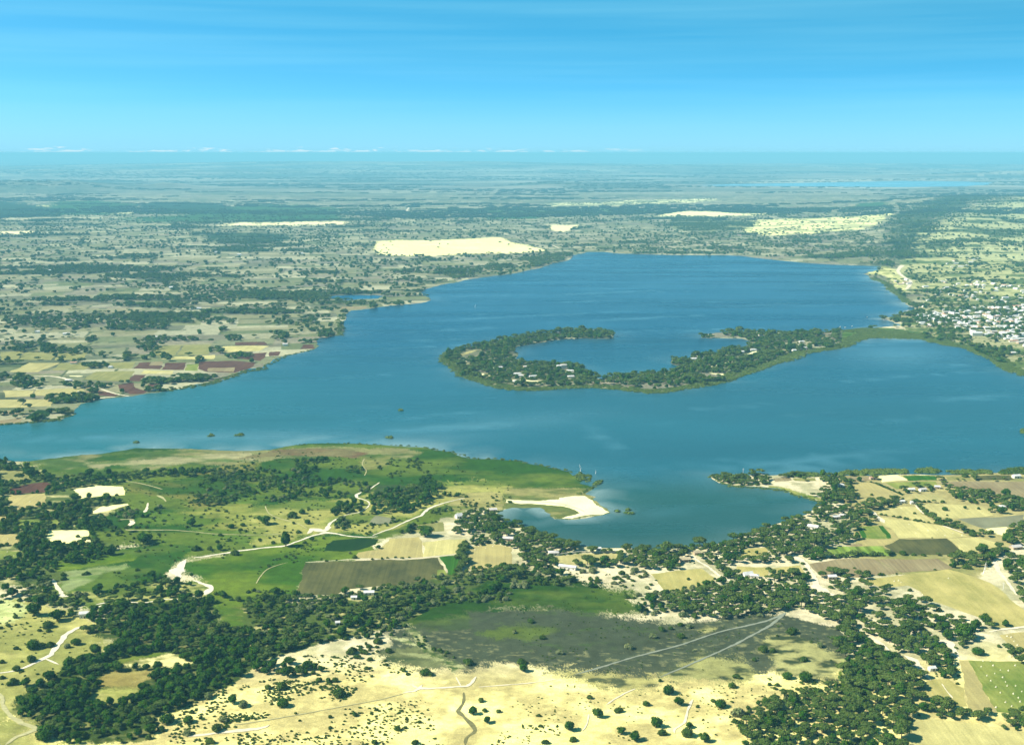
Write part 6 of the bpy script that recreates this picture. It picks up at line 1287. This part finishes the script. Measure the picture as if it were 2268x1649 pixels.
# ------------------------------------------------------------------ bundles of dry stalks standing in the plots
sv, sf = [], []
for i in range(9):
    a = i * 6.28 / 9; b = a + .55; k = len(sv)
    sv += [(math.cos(a) * .95, math.sin(a) * .95, 0), (math.cos(b) * .95, math.sin(b) * .95, 0), (math.cos(b) * .2 + .05, math.sin(b) * .2, 1.75), (math.cos(b) * .5, math.sin(b) * .5, 2.25), (math.cos(a) * .5, math.sin(a) * .5, 2.15), (math.cos(a) * .2, math.sin(a) * .2, 1.7)]
    sf += [(k, k+1, k+2, k+5), (k+5, k+2, k+3, k+4)]
STOOK = mesh('corn_stook', sv, sf, [M_STRAW])
for fn, ph, lst in ((D4, 'in the large green plot at the lower right', [(1890,710),(2060,740),(2130,745),(1940,790),(2080,805),(2105,845),(1975,835),(2120,880),(2020,890),(2060,940),(2175,950),(2105,1025),(2235,1020),(2160,1060),(2020,1070),(2220,985),(1995,700),(1970,660),(1905,660),(2195,880),(2250,930),(2190,700),(2010,770)]),
                 (D4, 'in the tan plot at the right edge', [(2155,450),(2180,485),(2210,520),(2240,555),(2120,440)]),
                 (C2, 'in the tan plot beside the tree row', [(1940,915),(1888,930),(2035,902),(1972,885),(2100,885),(2150,1060)]),
                 (C4, 'in the wide straw plot on the right', [(1180,550),(1330,735),(1420,745),(1570,790),(1380,710),(1720,790),(1250,690),(1310,770),(1500,740),(1640,770)]),
                 (C1, 'in the tan plot at the left edge', [(180,435),(130,470),(265,490),(235,550),(205,548)]), (C1, 'in the yellow plot at the left edge', [(65,935),(45,975),(125,970),(70,820)]),
                 (C4, 'in the big dry plot below the brown soil', [(1120,1195),(1158,1190),(1180,1205),(1370,1315),(1600,1170)])):
    for x, y in lst:
        X0, Y0 = at(fn, x, y); o = obj('corn_stook', STOOK); o.location = (X0, Y0, .05); s = random.uniform(.6, .9); o.scale = (s, s, s * .55); o.rotation_euler = (0, 0, random.random() * 6)
        tag(o, 'bleached bundle of dry stalks standing ' + ph, 'stook', 'stooks ' + ph)

# ------------------------------------------------------------------ drowned trees, poles, boats, the field wall
def dead_tree(x, y, h, seed, label):
    r = random.Random(seed); v, f = [], []; p = Vector((0, 0, -.5)); d = Vector((.08, 0, 1)).normalized(); rr = .55
    for i in range(4):
        q_ = p + d * h / 4; tube(v, f, p, q_, rr, rr * .75, 6); rr *= .75
        for _ in range(2):
            a = r.random() * 6.28; e = q_ + Vector((math.cos(a), math.sin(a), .8 + r.random())) * h * r.uniform(.10, .2); tube(v, f, q_, e, rr * .5, rr * .15, 4)
        p = q_; d = (d + Vector((r.gauss(0, .18), r.gauss(0, .18), 0))).normalized()
    o = obj('dead_tree', mesh('dead_tree', v, f, [M_DEAD])); o.location = (x, y, 0); tag(o, label, 'dead tree')
for fn, x, y, h, s, lab in ((C3,603,222,9.5,1,'bleached dead tree standing in the lake off the marsh point'),(C3,738,242,6,2,'small leaning dead tree in the water right of the marsh point'),(B2,888,30,7,7,'faint bleached snag far out in the lake'),
                            (D2,1040,160,8,3,'bleached bare tree in the belt of pale bushes'),(C4,1912,1120,11,5,'bare pole-like dead tree beside the right-hand lane')):
    X0, Y0 = at(fn, x, y); dead_tree(X0, Y0, h, s, lab)
def pole(x, y, h, label):
    v, f = [], []; tube(v, f, (0, 0, -.5), (0, 0, h), .22, .15, 8); tube(v, f, (-1.2, 0, h * .88), (1.2, 0, h * .88), .14, .14, 6); tube(v, f, (-.8, 0, h * .70), (.8, 0, h * .70), .14, .14, 6)
    o = obj('pole', mesh('pole', v, f, [M_DEAD])); o.location = (x, y, 0); tag(o, label, 'pole')
X0, Y0 = at(C3, 2045, 248); pole(X0, Y0, 8, 'pale pole with crosspieces standing in the lake off the wooded spit')
X0, Y0 = at(C4, 2085, 1270); pole(X0, Y0, 7, 'pale pole beside the right-hand lane')
def boat(x, y, l, rot, label):
    v, f = [], []; n = 9
    for i in range(n):
        t = i / (n - 1) * 2 - 1; wd = .16 * l * (1 - abs(t) ** 2.4) + .03; zz_ = .05 * l * t * t
        v += [(t * l / 2, -wd, .9 + zz_), (t * l / 2, -wd * .6, 0), (t * l / 2, wd * .6, 0), (t * l / 2, wd, .9 + zz_), (t * l / 2, wd * .85, .8 + zz_), (t * l / 2, 0, .25), (t * l / 2, -wd * .85, .8 + zz_)]
        if i:
            k = 7 * (i - 1)
            for j in range(7): f.append((k + j, k + (j + 1) % 7, k + 7 + (j + 1) % 7, k + 7 + j))
    o = obj('boat', mesh('boat', v, f, [M_WALL])); o.location = (x, y, .1); o.rotation_euler = (0, 0, rot); tag(o, label, 'boat')
for fn, x, y, l, r_, lab in ((B3,1360,116,22,.2,'white boat moored at the tip of the town spit'),(B3,1490,58,20,.3,'white boat close to the shore below the slope'),(B3,1045,165,9,1.0,'small white boat off the reeds, leftmost of the cluster'),(B3,1078,168,8,1.2,'small white boat off the reeds, in the middle of the cluster'),(B3,1125,160,8,1.1,'small white boat off the reeds, rightmost of the cluster'),(B3,1225,100,7,.9,'small white boat alone in open water near the town')):
    X0, Y0 = at(fn, x, y); boat(X0, Y0, l, r_, lab)
def wall_run(pts, label):
    P_ = [np.array(at(C3, *p)) for p in pts]; v, f = [], []
    for a, b in zip(P_[:-1], P_[1:]):
        d = (b - a) / np.hypot(*(b - a)); n = np.array((-d[1], d[0])) * .35; k = len(v)
        for z in (-.2, 1.7):
            for p in (a - n, b - n, b + n, a + n): v.append((p[0], p[1], z))
        f += [(k,k+1,k+5,k+4),(k+1,k+2,k+6,k+5),(k+2,k+3,k+7,k+6),(k+3,k,k+4,k+7),(k+4,k+5,k+6,k+7)]
    tag(obj('stone_wall', mesh('stone_wall', v, f, [M_STONE])), label, 'wall')
wall_run([(330,972),(600,942),(940,938),(952,1025)], 'low pale wall round the back of the enclosed field by the bay')
# reed islets out in the water, each of them a thing
def islet(pts, n, label, size=(5, 8), m=M_REED):
    r = random.Random(n); P_ = gv(pts); v, f = [], []; c0 = P_.mean(0); L_ = []
    for _ in range(4000):
        x = r.uniform(P_[:, 0].min(), P_[:, 0].max()); y = r.uniform(P_[:, 1].min(), P_[:, 1].max())
        if inside(np.array([x]), np.array([y]), P_)[0]: L_.append((x - c0[0], y - c0[1], .6, r.uniform(2.2, 3.8), r.uniform(1.0, 2.1)))
        if len(L_) >= n: break
    if len(L_) < 3: L_ = [(0, 0, .5, 3, 1.5), (2, .5, .5, 2.4, 1.2), (-2, -.4, .5, 2.2, 1.1)]
    o = obj('reed_islet', crown('reed_islet', m, n, L_, len(L_) * 60, .8, .8)); o.location = (c0[0], c0[1], .1); tag(o, label, 'reed islet')
islet(C4([(560,262),(700,222),(1000,208),(1240,212),(1235,240),(900,256)]), 260, 'long reed islet off the near right shore, left of the green ones')
islet(C4([(1290,236),(1340,206),(1450,195),(1525,218),(1480,240)]), 90, 'short humped reed islet, middle one off the near right shore')
islet(C4([(1570,222),(1700,215),(1965,218),(1975,245),(1650,248)]), 110, 'flat reed islet right of the humped one')
islet(C4([(130,262),(200,240),(400,240),(480,262),(300,275)]), 120, 'low reed islet beside the wooded spit')
islet(C4([(2040,245),(2100,205),(2268,195),(2400,195),(2400,238),(2200,245)]), 110, 'tall brushy islet at the right edge of the lake', m=M_BSH)
islet(B1([(1385,885),(1400,878),(1422,880),(1420,890),(1395,892)]), 7, 'small dark reed clump in open water, left of two')
islet(B1([(1573,885),(1590,877),(1615,879),(1615,890),(1590,893)]), 9, 'small dark reed clump in open water, right of two')
islet(B1([(895,932),(912,930),(910,937)]), 3, 'tiny dark clump in the left arm of the lake')
islet(B2([(305,900),(325,893),(340,898),(330,906)]), 5, 'small reed clump near the marsh shore')
islet(B2([(370,715),(390,710),(412,714),(400,722)]), 4, 'pale green clump in the middle of the lake')
islet(C3([(730,330),(770,312),(800,308),(790,325),(740,345)]), 14, 'loose reed patch off the marsh point')
islet(C3([(560,270),(600,250),(655,270),(640,300),(590,305)]), 26, 'yellow green bush mound at the marsh point')
islet(C3([(925,575),(1000,550),(1090,568),(1060,600),(960,605)]), 5, 'sparse reeds off the tip of the white sand spit')
islet(B3([(2245,850),(2275,830),(2300,840),(2290,870),(2255,880)]), 14, 'green islet cut by the right edge of the picture')
islet(B3([(715,370),(760,345),(825,340),(810,365),(760,380)]), 26, 'reed patch in the water beside the right island arm')

# ------------------------------------------------------------------ the air
hv, hf = [], []
box(hv, hf, -232000, 232000, -232000, 232000, -2.0, 405.0)
hm = bpy.data.materials.new('haze'); hm.use_nodes = True; N = hm.node_tree.nodes; L = hm.node_tree.links
for n in list(N): N.remove(n)
o_ = N.new('ShaderNodeOutputMaterial'); pv = N.new('ShaderNodeVolumePrincipled')
pv.inputs['Color'].default_value = (.30, .77, .95, 1); pv.inputs['Density'].default_value = 6.3e-5; pv.inputs['Anisotropy'].default_value = 0.0
L.new(pv.outputs[0], o_.inputs['Volume'])
hz = obj('haze', mesh('haze', hv, hf, [hm])); tag(hz, kind='stuff')
